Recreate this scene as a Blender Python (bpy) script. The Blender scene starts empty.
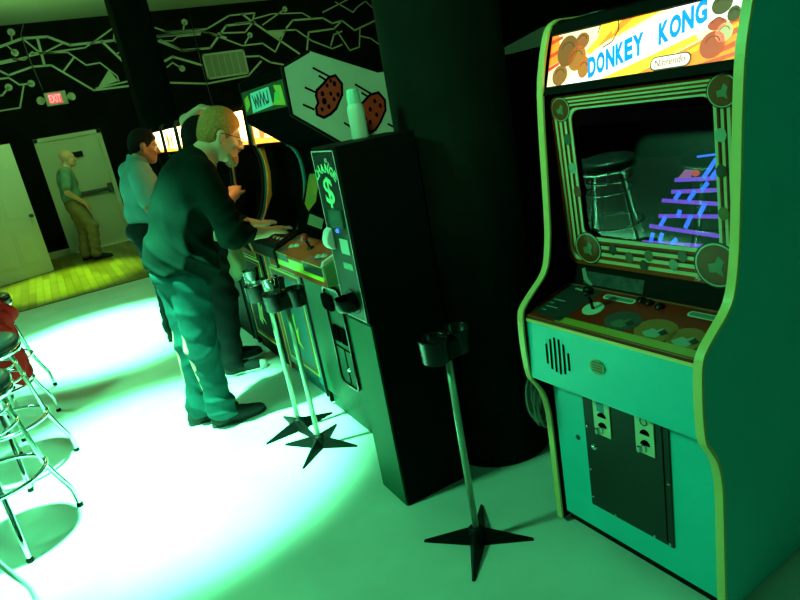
import bpy, bmesh, math, random
import numpy as np
from mathutils import Matrix, Vector

C = bpy.context.scene.collection
SC = bpy.context.scene
random.seed(7)
R = math.radians

# ------------------------------------------------------------------ camera
# x: along the back wall, y: away along the row of machines, z: up.  All machines face -x.
cam_d = bpy.data.cameras.new('camera')
cam_d.sensor_width = 36.0
cam_d.lens = 36.0 * 632.0 / 800.0
cam_d.clip_start = 0.02
cam_o = bpy.data.objects.new('camera', cam_d)
C.objects.link(cam_o)
PITCH, ROLL = R(17.596), R(10.408)
fw = Vector((math.cos(R(63)) * math.cos(PITCH), math.sin(R(63)) * math.cos(PITCH), -math.sin(PITCH)))
rt0 = fw.cross(Vector((0, 0, 1))).normalized()
up0 = rt0.cross(fw).normalized()
rt = rt0 * math.cos(ROLL) - up0 * math.sin(ROLL)
upv = up0 * math.cos(ROLL) + rt0 * math.sin(ROLL)
m = Matrix((rt, upv, -fw)).transposed().to_4x4()
m.translation = Vector((0, 0, 1.6))
cam_o.matrix_world = m
SC.camera = cam_o

# ------------------------------------------------------------------ world, lights, exposure
SC.view_settings.view_transform = 'Standard'
SC.view_settings.look = 'None'
SC.view_settings.gamma = 1.0
SC.view_settings.use_curve_mapping = False
SC.view_settings.exposure = 0.0

wd = bpy.data.worlds.new('dim_room')
SC.world = wd
wd.use_nodes = True
wd.node_tree.nodes['Background'].inputs[0].default_value = (0.05, 1.0, 0.22, 1)
wd.node_tree.nodes['Background'].inputs[1].default_value = 0.004


def spot(name, loc, aim, power, col, angle, blend=0.3, size=0.06):
    l = bpy.data.lights.new(name, 'SPOT')
    l.energy = power
    l.color = col
    l.spot_size = R(angle)
    l.spot_blend = blend
    l.shadow_soft_size = size
    o = bpy.data.objects.new(name, l)
    C.objects.link(o)
    o.location = loc
    d = Vector(aim) - Vector(loc)
    o.rotation_euler = d.to_track_quat('-Z', 'Y').to_euler()
    return o


def bulb(name, loc, power, col, size=0.15):
    l = bpy.data.lights.new(name, 'POINT')
    l.energy = power
    l.color = col
    l.shadow_soft_size = size
    o = bpy.data.objects.new(name, l)
    C.objects.link(o)
    o.location = loc
    return o


GREEN = (0.10, 1.0, 0.36)
spot('stage_spot_near', (-0.60, 3.25, 3.66), (0.02, 3.33, 0), 7200, (0.14, 1.0, 0.42), 38, 0.62)
spot('stage_spot_mid', (-0.50, 6.3, 3.66), (0.1, 6.15, 0), 8200, (0.14, 1.0, 0.44), 38, 0.8)
spot('wood_spot', (-0.30, 9.9, 3.6), (-0.1, 9.75, 0), 1700, (0.36, 1.0, 0.04), 39, 0.7)
spot('green_wash', (-2.2, 2.6, 3.6), (1.2, 2.0, 0.0), 540, GREEN, 105, 0.9, 0.25)
spot('green_wash_far', (-2.4, 6.2, 3.6), (0.0, 5.8, 0.0), 560, GREEN, 80, 0.9, 0.25)
spot('rear_wash', (-1.6, -2.2, 3.5), (1.30, 2.5, 1.75), 430, (0.26, 1.0, 0.34), 22, 0.7, 0.2)
bulb('side_wash', (1.9, -1.5, 2.9), 23, GREEN, 0.25)
bulb('hall_lamp', (0.6, 9.6, 3.0), 70, (0.38, 1.0, 0.20), 0.25)
bulb('hall_lamp_far', (4.8, 10.2, 3.0), 40, (0.38, 1.0, 0.24), 0.25)
bulb('violet_lamp', (-2.0, 6.2, 1.0), 7.0, (0.6, 0.12, 1.0), 0.15)

# ------------------------------------------------------------------ materials
def nmat(name, col, rough=0.5, metal=0.0, var=0.0, scale=8.0, emit=None, es=0.0, bump=0.0, bscale=120.0, spec=None, coat=0.0):
    mt = bpy.data.materials.new(name)
    mt.use_nodes = True
    nt = mt.node_tree
    b = nt.nodes['Principled BSDF']
    b.inputs['Roughness'].default_value = rough
    b.inputs['Metallic'].default_value = metal
    if spec is not None:
        b.inputs['Specular IOR Level'].default_value = spec
    if coat:
        b.inputs['Coat Weight'].default_value = coat
    tc = nt.nodes.new('ShaderNodeTexCoord')
    if var > 0:
        nz = nt.nodes.new('ShaderNodeTexNoise')
        nz.inputs['Scale'].default_value = scale
        nz.inputs['Detail'].default_value = 4
        nt.links.new(tc.outputs['Object'], nz.inputs['Vector'])
        rp = nt.nodes.new('ShaderNodeValToRGB')
        rp.color_ramp.elements[0].position = 0.3
        rp.color_ramp.elements[1].position = 0.7
        rp.color_ramp.elements[0].color = (*[max(0, c * (1 - var)) for c in col], 1)
        rp.color_ramp.elements[1].color = (*[min(1, c * (1 + var)) for c in col], 1)
        nt.links.new(nz.outputs['Fac'], rp.inputs['Fac'])
        nt.links.new(rp.outputs['Color'], b.inputs['Base Color'])
    else:
        b.inputs['Base Color'].default_value = (*col, 1)
    if bump > 0:
        nb = nt.nodes.new('ShaderNodeTexNoise')
        nb.inputs['Scale'].default_value = bscale
        nb.inputs['Detail'].default_value = 3
        nt.links.new(tc.outputs['Object'], nb.inputs['Vector'])
        bp = nt.nodes.new('ShaderNodeBump')
        bp.inputs['Strength'].default_value = bump
        bp.inputs['Distance'].default_value = 0.01
        nt.links.new(nb.outputs['Fac'], bp.inputs['Height'])
        nt.links.new(bp.outputs['Normal'], b.inputs['Normal'])
    if emit is not None:
        b.inputs['Emission Color'].default_value = (*emit, 1)
        b.inputs['Emission Strength'].default_value = es
    return mt


def glow(name, col, s):
    return nmat(name, tuple(min(.8, c) for c in col), 0.4, emit=col, es=s)


def glassmat(name, tint=(1, 1, 1), gl=1.0, ior=1.5, rough=0.0):
    mt = bpy.data.materials.new(name)
    mt.use_nodes = True
    nt = mt.node_tree
    nt.nodes.clear()
    out = nt.nodes.new('ShaderNodeOutputMaterial')
    tr = nt.nodes.new('ShaderNodeBsdfTransparent')
    tr.inputs[0].default_value = (*tint, 1)
    go = nt.nodes.new('ShaderNodeBsdfGlossy')
    go.inputs['Color'].default_value = (gl, gl, gl, 1)
    go.inputs['Roughness'].default_value = rough
    fr = nt.nodes.new('ShaderNodeFresnel')
    fr.inputs['IOR'].default_value = ior
    mx = nt.nodes.new('ShaderNodeMixShader')
    nt.links.new(fr.outputs[0], mx.inputs[0])
    nt.links.new(tr.outputs[0], mx.inputs[1])
    nt.links.new(go.outputs[0], mx.inputs[2])
    nt.links.new(mx.outputs[0], out.inputs[0])
    return mt


def woodmat(name, c1, c2, board=0.09):
    mt = nmat(name, c1, 0.35)
    nt = mt.node_tree
    b = nt.nodes['Principled BSDF']
    tc = nt.nodes.new('ShaderNodeTexCoord')
    mp = nt.nodes.new('ShaderNodeMapping')
    mp.inputs['Rotation'].default_value = (0, 0, R(90))
    br = nt.nodes.new('ShaderNodeTexBrick')
    br.inputs['Color1'].default_value = (*c1, 1)
    br.inputs['Color2'].default_value = (*c2, 1)
    br.inputs['Mortar'].default_value = (c2[0] * .3, c2[1] * .3, c2[2] * .3, 1)
    br.inputs['Scale'].default_value = 1.0
    br.inputs['Mortar Size'].default_value = 0.003
    br.inputs['Brick Width'].default_value = 0.9
    br.inputs['Row Height'].default_value = board
    nz = nt.nodes.new('ShaderNodeTexNoise')
    nz.inputs['Scale'].default_value = 3.5
    mx = nt.nodes.new('ShaderNodeMixRGB')
    mx.blend_type = 'MULTIPLY'
    mx.inputs[0].default_value = 0.55
    nt.links.new(tc.outputs['Object'], mp.inputs[0])
    nt.links.new(mp.outputs[0], br.inputs['Vector'])
    nt.links.new(mp.outputs[0], nz.inputs['Vector'])
    nt.links.new(br.outputs['Color'], mx.inputs[1])
    nt.links.new(nz.outputs['Fac'], mx.inputs[2])
    nt.links.new(mx.outputs[0], b.inputs['Base Color'])
    return mt


# ------------------------------------------------------------------ mesh building
class MB:
    def __init__(s):
        s.bm = bmesh.new()

    def _merge(s, t, mi=0, smooth=False):
        for f in t.faces:
            f.material_index = mi
            f.smooth = smooth
        me = bpy.data.meshes.new('tmp')
        t.to_mesh(me)
        t.free()
        s.bm.from_mesh(me)
        bpy.data.meshes.remove(me)
        return s

    def box(s, x0, x1, y0, y1, z0, z1, bev=0.0, mi=0, M=None, seg=2):
        t = bmesh.new()
        bmesh.ops.create_cube(t, size=1)
        for v in t.verts:
            v.co = Vector(((x0 + x1) / 2 + v.co.x * (x1 - x0), (y0 + y1) / 2 + v.co.y * (y1 - y0), (z0 + z1) / 2 + v.co.z * (z1 - z0)))
        if bev:
            bmesh.ops.bevel(t, geom=list(t.edges), offset=bev, segments=seg, affect='EDGES', profile=0.5)
        if M is not None:
            t.transform(M)
        return s._merge(t, mi)

    def prism(s, pts, fr, depth, mi=0, bev=0.0):
        """pts: 2-D outline; fr = (origin, u, v, n); extruded by depth along n"""
        O, u, v, n = [Vector(q) for q in fr]
        t = bmesh.new()
        a = [t.verts.new(O + u * p[0] + v * p[1]) for p in pts]
        b = [t.verts.new(O + u * p[0] + v * p[1] + n * depth) for p in pts]
        k = len(pts)
        t.faces.new(a)
        t.faces.new(b[::-1])
        for i in range(k):
            t.faces.new((a[i], b[i], b[(i + 1) % k], a[(i + 1) % k]))
        bmesh.ops.recalc_face_normals(t, faces=list(t.faces))
        if bev:
            bmesh.ops.bevel(t, geom=list(t.edges), offset=bev, segments=1, affect='EDGES', profile=0.5)
        return s._merge(t, mi)

    def tube(s, path, r, n=10, closed=False, mi=0, caps=True):
        P = [Vector(p) for p in path]
        k = len(P)
        t = bmesh.new()
        rings = []
        ref = None
        for i in range(k):
            if closed:
                d = P[(i + 1) % k] - P[i - 1]
            else:
                d = P[min(i + 1, k - 1)] - P[max(i - 1, 0)]
            d.normalize()
            if ref is None:
                ref = Vector((0, 0, 1)) if abs(d.z) < .9 else Vector((1, 0, 0))
            a = d.cross(ref).normalized()
            b = a.cross(d).normalized()
            ref = b
            rr = r[i] if isinstance(r, (list, tuple)) else r
            rings.append([t.verts.new(P[i] + a * (rr * math.cos(2 * math.pi * j / n)) + b * (rr * math.sin(2 * math.pi * j / n))) for j in range(n)])
        for i in range(k if closed else k - 1):
            A, B = rings[i], rings[(i + 1) % k]
            for j in range(n):
                t.faces.new((A[j], A[(j + 1) % n], B[(j + 1) % n], B[j]))
        if not closed and caps:
            t.faces.new(rings[0][::-1])
            t.faces.new(rings[-1])
        bmesh.ops.recalc_face_normals(t, faces=list(t.faces))
        return s._merge(t, mi, True)

    def lathe(s, prof, c=(0, 0, 0), n=28, mi=0, M=None):
        t = bmesh.new()
        rings = []
        for (r, z) in prof:
            if r < 1e-5:
                rings.append([t.verts.new((c[0], c[1], c[2] + z))])
            else:
                rings.append([t.verts.new((c[0] + r * math.cos(2 * math.pi * j / n), c[1] + r * math.sin(2 * math.pi * j / n), c[2] + z)) for j in range(n)])
        for i in range(len(rings) - 1):
            A, B = rings[i], rings[i + 1]
            for j in range(n):
                if len(A) == 1 and len(B) == 1:
                    continue
                if len(A) == 1:
                    t.faces.new((A[0], B[j], B[(j + 1) % n]))
                elif len(B) == 1:
                    t.faces.new((A[j], A[(j + 1) % n], B[0]))
                else:
                    t.faces.new((A[j], A[(j + 1) % n], B[(j + 1) % n], B[j]))
        bmesh.ops.recalc_face_normals(t, faces=list(t.faces))
        if M is not None:
            t.transform(M)
        return s._merge(t, mi, True)

    def build(s, name, mats, parent=None, loc=None):
        me = bpy.data.meshes.new(name)
        s.bm.to_mesh(me)
        s.bm.free()
        if not isinstance(mats, (list, tuple)):
            mats = [mats]
        for mm in mats:
            me.materials.append(mm)
        o = bpy.data.objects.new(name, me)
        C.objects.link(o)
        if parent is not None:
            o.parent = parent
        if loc is not None:
            o.location = loc
        return o


def tag(o, label, cat, group=None):
    o['label'] = label
    o['category'] = cat
    if group:
        o['group'] = group
    return o


def thing(name, label, cat, loc=(0, 0, 0), rz=0.0, group=None):
    o = bpy.data.objects.new(name, None)
    o.empty_display_size = 0.1
    C.objects.link(o)
    o.location = loc
    o.rotation_euler = (0, 0, rz)
    return tag(o, label, cat, group)


def struct(o):
    o['kind'] = 'structure'
    return o


def kids(o):
    return list(o.children)


def dup(o, loc=None, rz=None, label=None, parent=None):
    c = o.copy()
    C.objects.link(c)
    if parent is not None:
        c.parent = parent
    for ch in kids(o):
        dup(ch, parent=c)
    if loc is not None:
        c.location = loc
    if rz is not None:
        c.rotation_euler = (0, 0, rz)
    if label:
        c['label'] = label
    return c


def arc(cx, cy, r, a0, a1, n=12):
    return [(cx + r * math.cos(R(a0 + (a1 - a0) * i / n)), cy + r * math.sin(R(a0 + (a1 - a0) * i / n))) for i in range(n + 1)]


def disc(cx, cy, rx, ry=None, n=28):
    ry = ry or rx
    return [(cx + rx * math.cos(2 * math.pi * i / n), cy + ry * math.sin(2 * math.pi * i / n)) for i in range(n)]


def strip(pts, w, closed=False):
    """outline (list of quads) of a painted line of width w along 2-D points"""
    qs = []
    k = len(pts)
    for i in range(k if closed else k - 1):
        a = Vector(pts[i])
        b = Vector(pts[(i + 1) % k])
        d = (b - a)
        if d.length < 1e-6:
            continue
        d.normalize()
        nn = Vector((-d.y, d.x)) * w / 2
        e = d * w * .35
        qs.append([tuple(a - e - nn), tuple(b + e - nn), tuple(b + e + nn), tuple(a - e + nn)])
    return qs


def rrect(x0, x1, y0, y1, r, n=5):
    p = []
    p += arc(x1 - r, y1 - r, r, 0, 90, n)
    p += arc(x0 + r, y1 - r, r, 90, 180, n)
    p += arc(x0 + r, y0 + r, r, 180, 270, n)
    p += arc(x1 - r, y0 + r, r, 270, 360, n)
    return p


_fcache = {}


def text2d(body, bold=0.0):
    """triangles of a word set in the built-in font, as 2-D points, height 1"""
    cu = bpy.data.curves.new('word', 'FONT')
    cu.body = body
    cu.size = 1.0
    cu.offset = bold
    cu.resolution_u = 4
    ob = bpy.data.objects.new('word', cu)
    me = bpy.data.meshes.new_from_object(ob)
    V = [(v.co.x, v.co.y) for v in me.vertices]
    F = [tuple(p.vertices) for p in me.polygons]
    bpy.data.objects.remove(ob)
    bpy.data.curves.remove(cu)
    bpy.data.meshes.remove(me)
    xs = [v[0] for v in V]
    ys = [v[1] for v in V]
    x0, x1, y0, y1 = min(xs), max(xs), min(ys), max(ys)
    V = [((x - x0) / (x1 - x0), (y - y0) / (y1 - y0)) for x, y in V]
    return V, F, (x1 - x0) / (y1 - y0)


def lettering(mb, body, fr, f2, mi=0, bold=0.0, th=0.0006):
    """f2 maps normalised (s,t) of the word to 2-D points on the frame"""
    V, F, _ = text2d(body, bold)
    O, u, v, n = [Vector(q) for q in fr]
    t = bmesh.new()
    vs = []
    for (a, b) in V:
        p = f2(a, b)
        vs.append(t.verts.new(O + u * p[0] + v * p[1] + n * th))
    for f in F:
        try:
            t.faces.new([vs[i] for i in f])
        except ValueError:
            pass
    r = bmesh.ops.extrude_face_region(t, geom=list(t.faces))
    for e in r['geom']:
        if isinstance(e, bmesh.types.BMVert):
            e.co -= n * th
    bmesh.ops.recalc_face_normals(t, faces=list(t.faces))
    mb._merge(t, mi)


# ------------------------------------------------------------------ soft bodies (distance fields -> mesh)
def smin(a, b, k):
    h = np.maximum(k - np.abs(a - b), 0) / k
    return np.minimum(a, b) - h * h * k * .25


class Sdf:
    def __init__(s, vox):
        s.p = []
        s.vox = vox
        s.dispf = None

    def cone(s, a, b, r1, r2=None, k=.02, op='+'):
        r2 = r1 if r2 is None else r2
        a = np.array(a, float)
        b = np.array(b, float)

        def f(X, Y, Z):
            d = b - a
            L2 = max(d @ d, 1e-9)
            t = np.clip(((X - a[0]) * d[0] + (Y - a[1]) * d[1] + (Z - a[2]) * d[2]) / L2, 0, 1)
            return np.sqrt((X - a[0] - t * d[0]) ** 2 + (Y - a[1] - t * d[1]) ** 2 + (Z - a[2] - t * d[2]) ** 2) - (r1 + (r2 - r1) * t)
        rm = max(r1, r2)
        s.p.append((op, f, np.minimum(a, b) - rm, np.maximum(a, b) + rm, k))
        return s

    def chain(s, pts, rs, k=.02, op='+'):
        for i in range(len(pts) - 1):
            s.cone(pts[i], pts[i + 1], rs[i], rs[i + 1], k, op)
        return s

    def ell(s, c, r, ax=None, k=.02, op='+'):
        c = np.array(c, float)
        r = np.array(r, float)
        A = np.eye(3) if ax is None else np.array(ax, float)

        def f(X, Y, Z):
            x, y, z = X - c[0], Y - c[1], Z - c[2]
            q = [(x * A[i, 0] + y * A[i, 1] + z * A[i, 2]) / r[i] for i in range(3)]
            k0 = np.sqrt(q[0] ** 2 + q[1] ** 2 + q[2] ** 2) + 1e-9
            k1 = np.sqrt((q[0] / r[0]) ** 2 + (q[1] / r[1]) ** 2 + (q[2] / r[2]) ** 2) + 1e-9
            return k0 * (k0 - 1) / k1
        e = np.sqrt(((A * r[:, None]) ** 2).sum(0))
        s.p.append((op, f, c - e, c + e, k))
        return s

    def plane(s, p, n, k=.01):
        """keep the side n points away from: removes everything with (x-p).n > 0"""
        p = np.array(p, float)
        n = np.array(n, float)
        n = n / np.linalg.norm(n)

        def f(X, Y, Z):
            return (X - p[0]) * n[0] + (Y - p[1]) * n[1] + (Z - p[2]) * n[2]
        s.p.append(('c', f, None, None, k))
        return s

    def mesh(s):
        v = s.vox
        lo = np.min([q[2] for q in s.p if q[0] == '+'], axis=0) - 3 * v - .012
        hi = np.max([q[3] for q in s.p if q[0] == '+'], axis=0) + 3 * v + .012
        N = np.ceil((hi - lo) / v).astype(int) + 1
        ax = [(lo[i] + v * np.arange(N[i])) for i in range(3)]
        D = np.full(tuple(N), 1.0, np.float32)
        for op, f, a, b, k in s.p:
            if op == 'c':
                X, Y, Z = np.meshgrid(*ax, indexing='ij', sparse=True)
                q = f(X, Y, Z)
                D = -smin(-D, -q, k)
                D = D.astype(np.float32)
                continue
            pad = k + 3 * v
            i0 = np.maximum(np.floor((a - pad - lo) / v).astype(int), 0)
            i1 = np.minimum(np.ceil((b + pad - lo) / v).astype(int) + 1, N)
            if np.any(i1 <= i0):
                continue
            sl = tuple(slice(i0[i], i1[i]) for i in range(3))
            X, Y, Z = np.meshgrid(*[ax[i][sl[i]] for i in range(3)], indexing='ij', sparse=True)
            q = f(X, Y, Z)
            if op == '+':
                D[sl] = smin(D[sl], q, k)
            else:
                D[sl] = -smin(-D[sl], q, k)
        if s.dispf is not None:
            X, Y, Z = np.meshgrid(*ax, indexing='ij', sparse=True)
            D = (D + s.dispf(X, Y, Z)).astype(np.float32)
        D[0], D[-1], D[:, 0], D[:, -1], D[:, :, 0], D[:, :, -1] = 1, 1, 1, 1, 1, 1
        # surface nets
        I = D < 0
        n0, n1, n2 = [q - 1 for q in D.shape]
        cnt = np.zeros((n0, n1, n2), np.int8)
        for dx in (0, 1):
            for dy in (0, 1):
                for dz in (0, 1):
                    cnt += I[dx:dx + n0, dy:dy + n1, dz:dz + n2]
        cells = np.argwhere((cnt > 0) & (cnt < 8))
        idx = np.full((n0, n1, n2), -1, np.int64)
        idx[tuple(cells.T)] = np.arange(len(cells))
        acc = np.zeros((len(cells), 3))
        num = np.zeros(len(cells))
        cor = [(0, 0, 0), (1, 0, 0), (0, 1, 0), (1, 1, 0), (0, 0, 1), (1, 0, 1), (0, 1, 1), (1, 1, 1)]
        vals = [D[cells[:, 0] + c[0], cells[:, 1] + c[1], cells[:, 2] + c[2]] for c in cor]
        for i in range(8):
            for j in range(i + 1, 8):
                if sum(abs(cor[i][q] - cor[j][q]) for q in range(3)) != 1:
                    continue
                a, b = vals[i], vals[j]
                mk = (a < 0) != (b < 0)
                t = np.where(mk, a / np.where(a == b, 1, a - b), 0)
                for q in range(3):
                    acc[:, q] += np.where(mk, cor[i][q] + t * (cor[j][q] - cor[i][q]), 0)
                num += mk
        P = lo + v * (cells + acc / num[:, None])
        quads = []
        for axn in range(3):
            u, w = (axn + 1) % 3, (axn + 2) % 3
            A = [slice(None)] * 3
            B = [slice(None)] * 3
            A[axn] = slice(0, -1)
            B[axn] = slice(1, None)
            ch = I[tuple(A)] != I[tuple(B)]
            e = np.argwhere(ch)
            e = e[(e[:, u] > 0) & (e[:, w] > 0) & (e[:, u] < D.shape[u] - 1) & (e[:, w] < D.shape[w] - 1)]
            ins = I[tuple(A)][tuple(e.T)]
            q = []
            for du, dw in ((0, 0), (1, 0), (1, 1), (0, 1)):
                c = e.copy()
                c[:, u] -= du
                c[:, w] -= dw
                q.append(idx[tuple(c.T)])
            q = np.stack(q, 1)
            q[~ins] = q[~ins][:, ::-1]
            quads.append(q)
        return P, np.concatenate(quads)

    def build(s, name, mats, parent, matf=None, smooth=1):
        P, Q = s.mesh()
        # light relaxation
        for _ in range(smooth):
            S = np.zeros_like(P)
            n = np.zeros(len(P))
            for i in range(4):
                a, b = Q[:, i], Q[:, (i + 1) % 4]
                np.add.at(S, a, P[b])
                np.add.at(n, a, 1)
                np.add.at(S, b, P[a])
                np.add.at(n, b, 1)
            P = .5 * P + .5 * S / np.maximum(n, 1)[:, None]
        o0 = np.zeros(3)
        q = parent
        while q is not None:
            o0 = o0 + np.array(q.location)
            q = q.parent
        me = bpy.data.meshes.new(name)
        me.vertices.add(len(P))
        me.vertices.foreach_set('co', (P - o0).astype(np.float32).ravel())
        me.loops.add(len(Q) * 4)
        me.loops.foreach_set('vertex_index', Q.astype(np.int32).ravel())
        me.polygons.add(len(Q))
        me.polygons.foreach_set('loop_start', np.arange(0, len(Q) * 4, 4, dtype=np.int32))
        me.polygons.foreach_set('use_smooth', np.ones(len(Q), bool))
        if not isinstance(mats, (list, tuple)):
            mats = [mats]
        for mm in mats:
            me.materials.append(mm)
        if matf is not None:
            ctr = P[Q].mean(1)
            me.polygons.foreach_set('material_index', matf(ctr).astype(np.int32))
        me.update(calc_edges=True)
        me.validate()
        o = bpy.data.objects.new(name, me)
        C.objects.link(o)
        if parent is not None:
            o.parent = parent
        return o

# ------------------------------------------------------------------ shared materials
M = {}
M['floor'] = nmat('painted_concrete', (0.60, 0.62, 0.58), 0.42, var=0.10, scale=3.0, bump=0.06, bscale=60)
M['wood'] = woodmat('wood_boards', (0.46, 0.38, 0.08), (0.26, 0.19, 0.04))
M['black_wall'] = nmat('black_wall_paint', (0.006, 0.007, 0.006), 0.95, var=0.2, scale=3, spec=.0)
M['grey_wall'] = nmat('grey_wall_paint', (0.075, 0.022, 0.085), 0.85, var=0.1, scale=2)  # grey wall with the violet light on it put into its colour
M['ceiling'] = nmat('ceiling_paint', (0.42, 0.46, 0.38), 0.9, var=0.05, scale=1.5)
M['mural'] = nmat('mural_paint', (0.46, 0.50, 0.44), 0.7)
M['door'] = nmat('door_paint', (0.60, 0.58, 0.50), 0.55, var=0.04, scale=2)
M['trim'] = nmat('trim_paint', (0.45, 0.44, 0.36), 0.6)
M['steel'] = nmat('brushed_steel', (0.35, 0.36, 0.36), 0.35, 0.9)
M['darksteel'] = nmat('dark_steel', (0.10, 0.10, 0.10), 0.4, 0.7)
M['chrome'] = nmat('chrome', (0.75, 0.76, 0.76), 0.12, 1.0)
M['black'] = nmat('black_laminate', (0.003, 0.003, 0.003), 0.6, var=0.2, scale=20, spec=.08)
M['deep'] = nmat('black_board', (0.0025, 0.0025, 0.0025), 0.9, spec=.0)
M['screen'] = nmat('dead_screen', (0.002, 0.002, 0.002), 0.6, spec=.0)
M['gloss'] = nmat('black_plastic', (0.004, 0.004, 0.0045), 0.25, spec=.25)
M['plastic'] = nmat('matt_black_plastic', (0.005, 0.005, 0.005), 0.5, spec=.12)
M['white'] = nmat('white_plastic', (0.70, 0.70, 0.68), 0.45)
M['red'] = nmat('red_plastic', (0.55, 0.03, 0.03), 0.3)
M['glass'] = glassmat('clear_glass', ior=1.30)
M['cup'] = glassmat('cup_plastic', (0.86, 0.9, 0.88), ior=1.6)
M['liquid'] = nmat('melting_ice', (0.75, 0.78, 0.76), 0.3, var=.2, scale=60)

# ------------------------------------------------------------------ structure
H = 3.73
YB = 12.4
b = MB(); b.box(-3.4, 9.6, -3.2, 8.46, -0.12, 0.0)
struct(b.build('floor', M['floor']))
b = MB(); b.box(-3.4, 9.6, 8.46, YB, -0.12, 0.0)
struct(b.build('floor_wooden', M['wood']))
b = MB(); b.box(-3.4, 9.6, 8.435, 8.475, -0.01, 0.006, 0.002)
struct(b.build('trim_1', M['darksteel']))
b = MB(); b.box(-3.4, 9.6, -3.2, YB + .2, H, H + 0.1)
struct(b.build('ceiling', M['ceiling']))
b = MB(); b.box(-3.6, 9.8, YB, YB + 0.2, -0.12, H)
wall_back = struct(b.build('wall_back', M['black_wall']))
b = MB(); b.box(-3.6, -3.4, -3.2, YB, -0.12, H)
struct(b.build('wall_left', M['grey_wall']))
b = MB(); b.box(9.6, 9.8, -3.2, YB, -0.12, H)
struct(b.build('wall_right', M['black_wall']))
b = MB(); b.box(-3.6, 9.8, -3.4, -3.2, -0.12, H)
struct(b.build('wall_front', M['black_wall']))
b = MB(); b.box(-3.4, -0.99, 10.62, 10.78, 0, H)
struct(b.build('wall_partition', M['black_wall']))
b = MB(); b.box(-3.4, -3.3, 3.4, 3.85, 0, H, .01)
b.box(-3.4, -3.3, 6.5, 6.95, 0, H, .01)
struct(b.build('trim_2', M['black_wall']))
b = MB(); b.box(-3.4, -3.36, -3.2, YB, 0, 0.42, .01)
struct(b.build('baseboard_left', M['black_wall']))

# painted circuit lines on the back wall (points measured on the wall: metres along x, height z)
K_ = np.array([[0.852, -0.296, 0.433], [-0.495, -0.183, 0.849], [-0.172, -0.938, -0.302]])


def on_back(x, y):
    r = K_ @ np.array([x - 400.0, y - 300.0, 632.0])
    t = YB / r[1]
    return (round(float(t * r[0]), 3), round(float(1.6 + t * r[2]), 3))


mural = MB()
FRB = ((0, YB - .001, 0), (1, 0, 0), (0, 0, 1), (0, -1, 0))
lines4 = [  # left part of the mural
    ([(-10, 192), (90, 155), (190, 148), (280, 182), (485, 160)], 10), ([(90, 155), (160, 212)], 7), ([(150, 155), (178, 262)], 10),
    ([(50, 238), (100, 240), (130, 208)], 6), ([(130, 213), (270, 210), (345, 262), (400, 252), (468, 305), (475, 325)], 6),
    ([(-10, 255), (60, 240)], 14), ([(60, 240), (160, 216), (340, 192), (385, 162), (450, 115), (475, 115)], 6),
    ([(405, 165), (515, 268)], 10), ([(455, 160), (495, 200), (470, 215)], 6), ([(458, 115), (455, 160)], 6),
    ([(-10, 280), (35, 302), (130, 268), (205, 262), (375, 362), (540, 342)], 8), ([(-10, 318), (35, 312), (78, 340), (125, 335)], 7),
    ([(385, 355), (540, 320)], 7), ([(95, 345), (80, 432), (-10, 446)], 6), ([(-10, 385), (10, 382), (35, 350)], 7),
    ([(45, 130), (48, 165)], 5), ([(30, 185), (60, 212)], 5), ([(295, 232), (255, 285)], 7), ([(180, 210), (250, 175)], 6),
    ([(620, 112), (670, 130), (800, 118)], 6), ([(630, 147), (800, 131)], 10), ([(640, 160), (735, 205), (800, 198)], 7),
    ([(640, 165), (690, 165), (710, 148), (800, 140)], 5), ([(660, 245), (690, 228), (808, 262)], 10),
    ([(668, 270), (690, 252), (728, 275)], 6), ([(738, 90), (733, 122)], 6)]
lines3 = [  # right part of the mural
    ([(45, 100), (65, 103), (180, 92), (250, 50), (330, 42), (322, 70), (270, 76)], 5), ([(22, 115), (165, 99), (240, 120)], 6),
    ([(165, 97), (290, 145), (355, 138), (395, 165), (425, 100)], 5), ([(25, 130), (100, 160), (190, 153), (240, 82), (330, 72)], 7),
    ([(290, 45), (325, 72), (470, 170)], 7), ([(325, 72), (300, 103), (215, 106)], 5), ([(300, 138), (315, 112)], 5),
    ([(355, 80), (425, 30)], 4), ([(330, 60), (385, 45), (480, 42), (510, 60)], 4),
    ([(370, 100), (460, 95), (510, 130), (575, 155), (605, 142)], 5), ([(430, 90), (450, 65), (545, 58), (575, 75), (605, 66), (645, 97), (740, 52)], 6),
    ([(495, 158), (500, 103), (580, 92), (605, 66)], 6), ([(585, 8), (640, 40), (655, 22), (680, 5), (700, 25), (728, 15)], 4),
    ([(545, 40), (600, 12), (645, -12)], 4), ([(570, 145), (580, 110), (605, 100)], 5), ([(590, 100), (630, 160), (660, 150), (662, 90)], 5),
    ([(662, 115), (695, 122), (752, 162)], 5), ([(300, 180), (345, 178), (380, 198), (420, 205)], 6), ([(65, 262), (180, 265), (310, 240), (350, 195)], 6)]
for pts, w in lines4:
    for q in strip([on_back(x / 4, y / 4) for x, y in pts], w / 4 * .0155):
        mural.prism(q, FRB, .002)
for pts, w in lines3:
    for q in strip([on_back(150 + x / 3.156, y / 3.156) for x, y in pts], w / 3.156 * .0165):
        mural.prism(q, FRB, .002)
for x, y in [(45, 130), (60, 212), (125, 335), (35, 350), (728, 275), (738, 90)]:
    mural.prism(disc(*on_back(x / 4, y / 4), .055, n=16), FRB, .002)
for x, y in [(315, 112), (425, 30)]:
    mural.prism(disc(*on_back(150 + x / 3.156, y / 3.156), .05, n=16), FRB, .002)
mural.prism([on_back(x / 4, y / 4) for x, y in [(390, 355), (435, 280), (472, 325)]], FRB, .002)
mural.prism([on_back(150 + x / 3.156, y / 3.156) for x, y in [(375, 102), (430, 98), (405, 125)]], FRB, .002)
mural.build('circuit_mural', M['mural'], wall_back)['label'] = 'grey-green painted circuit lines'

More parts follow.
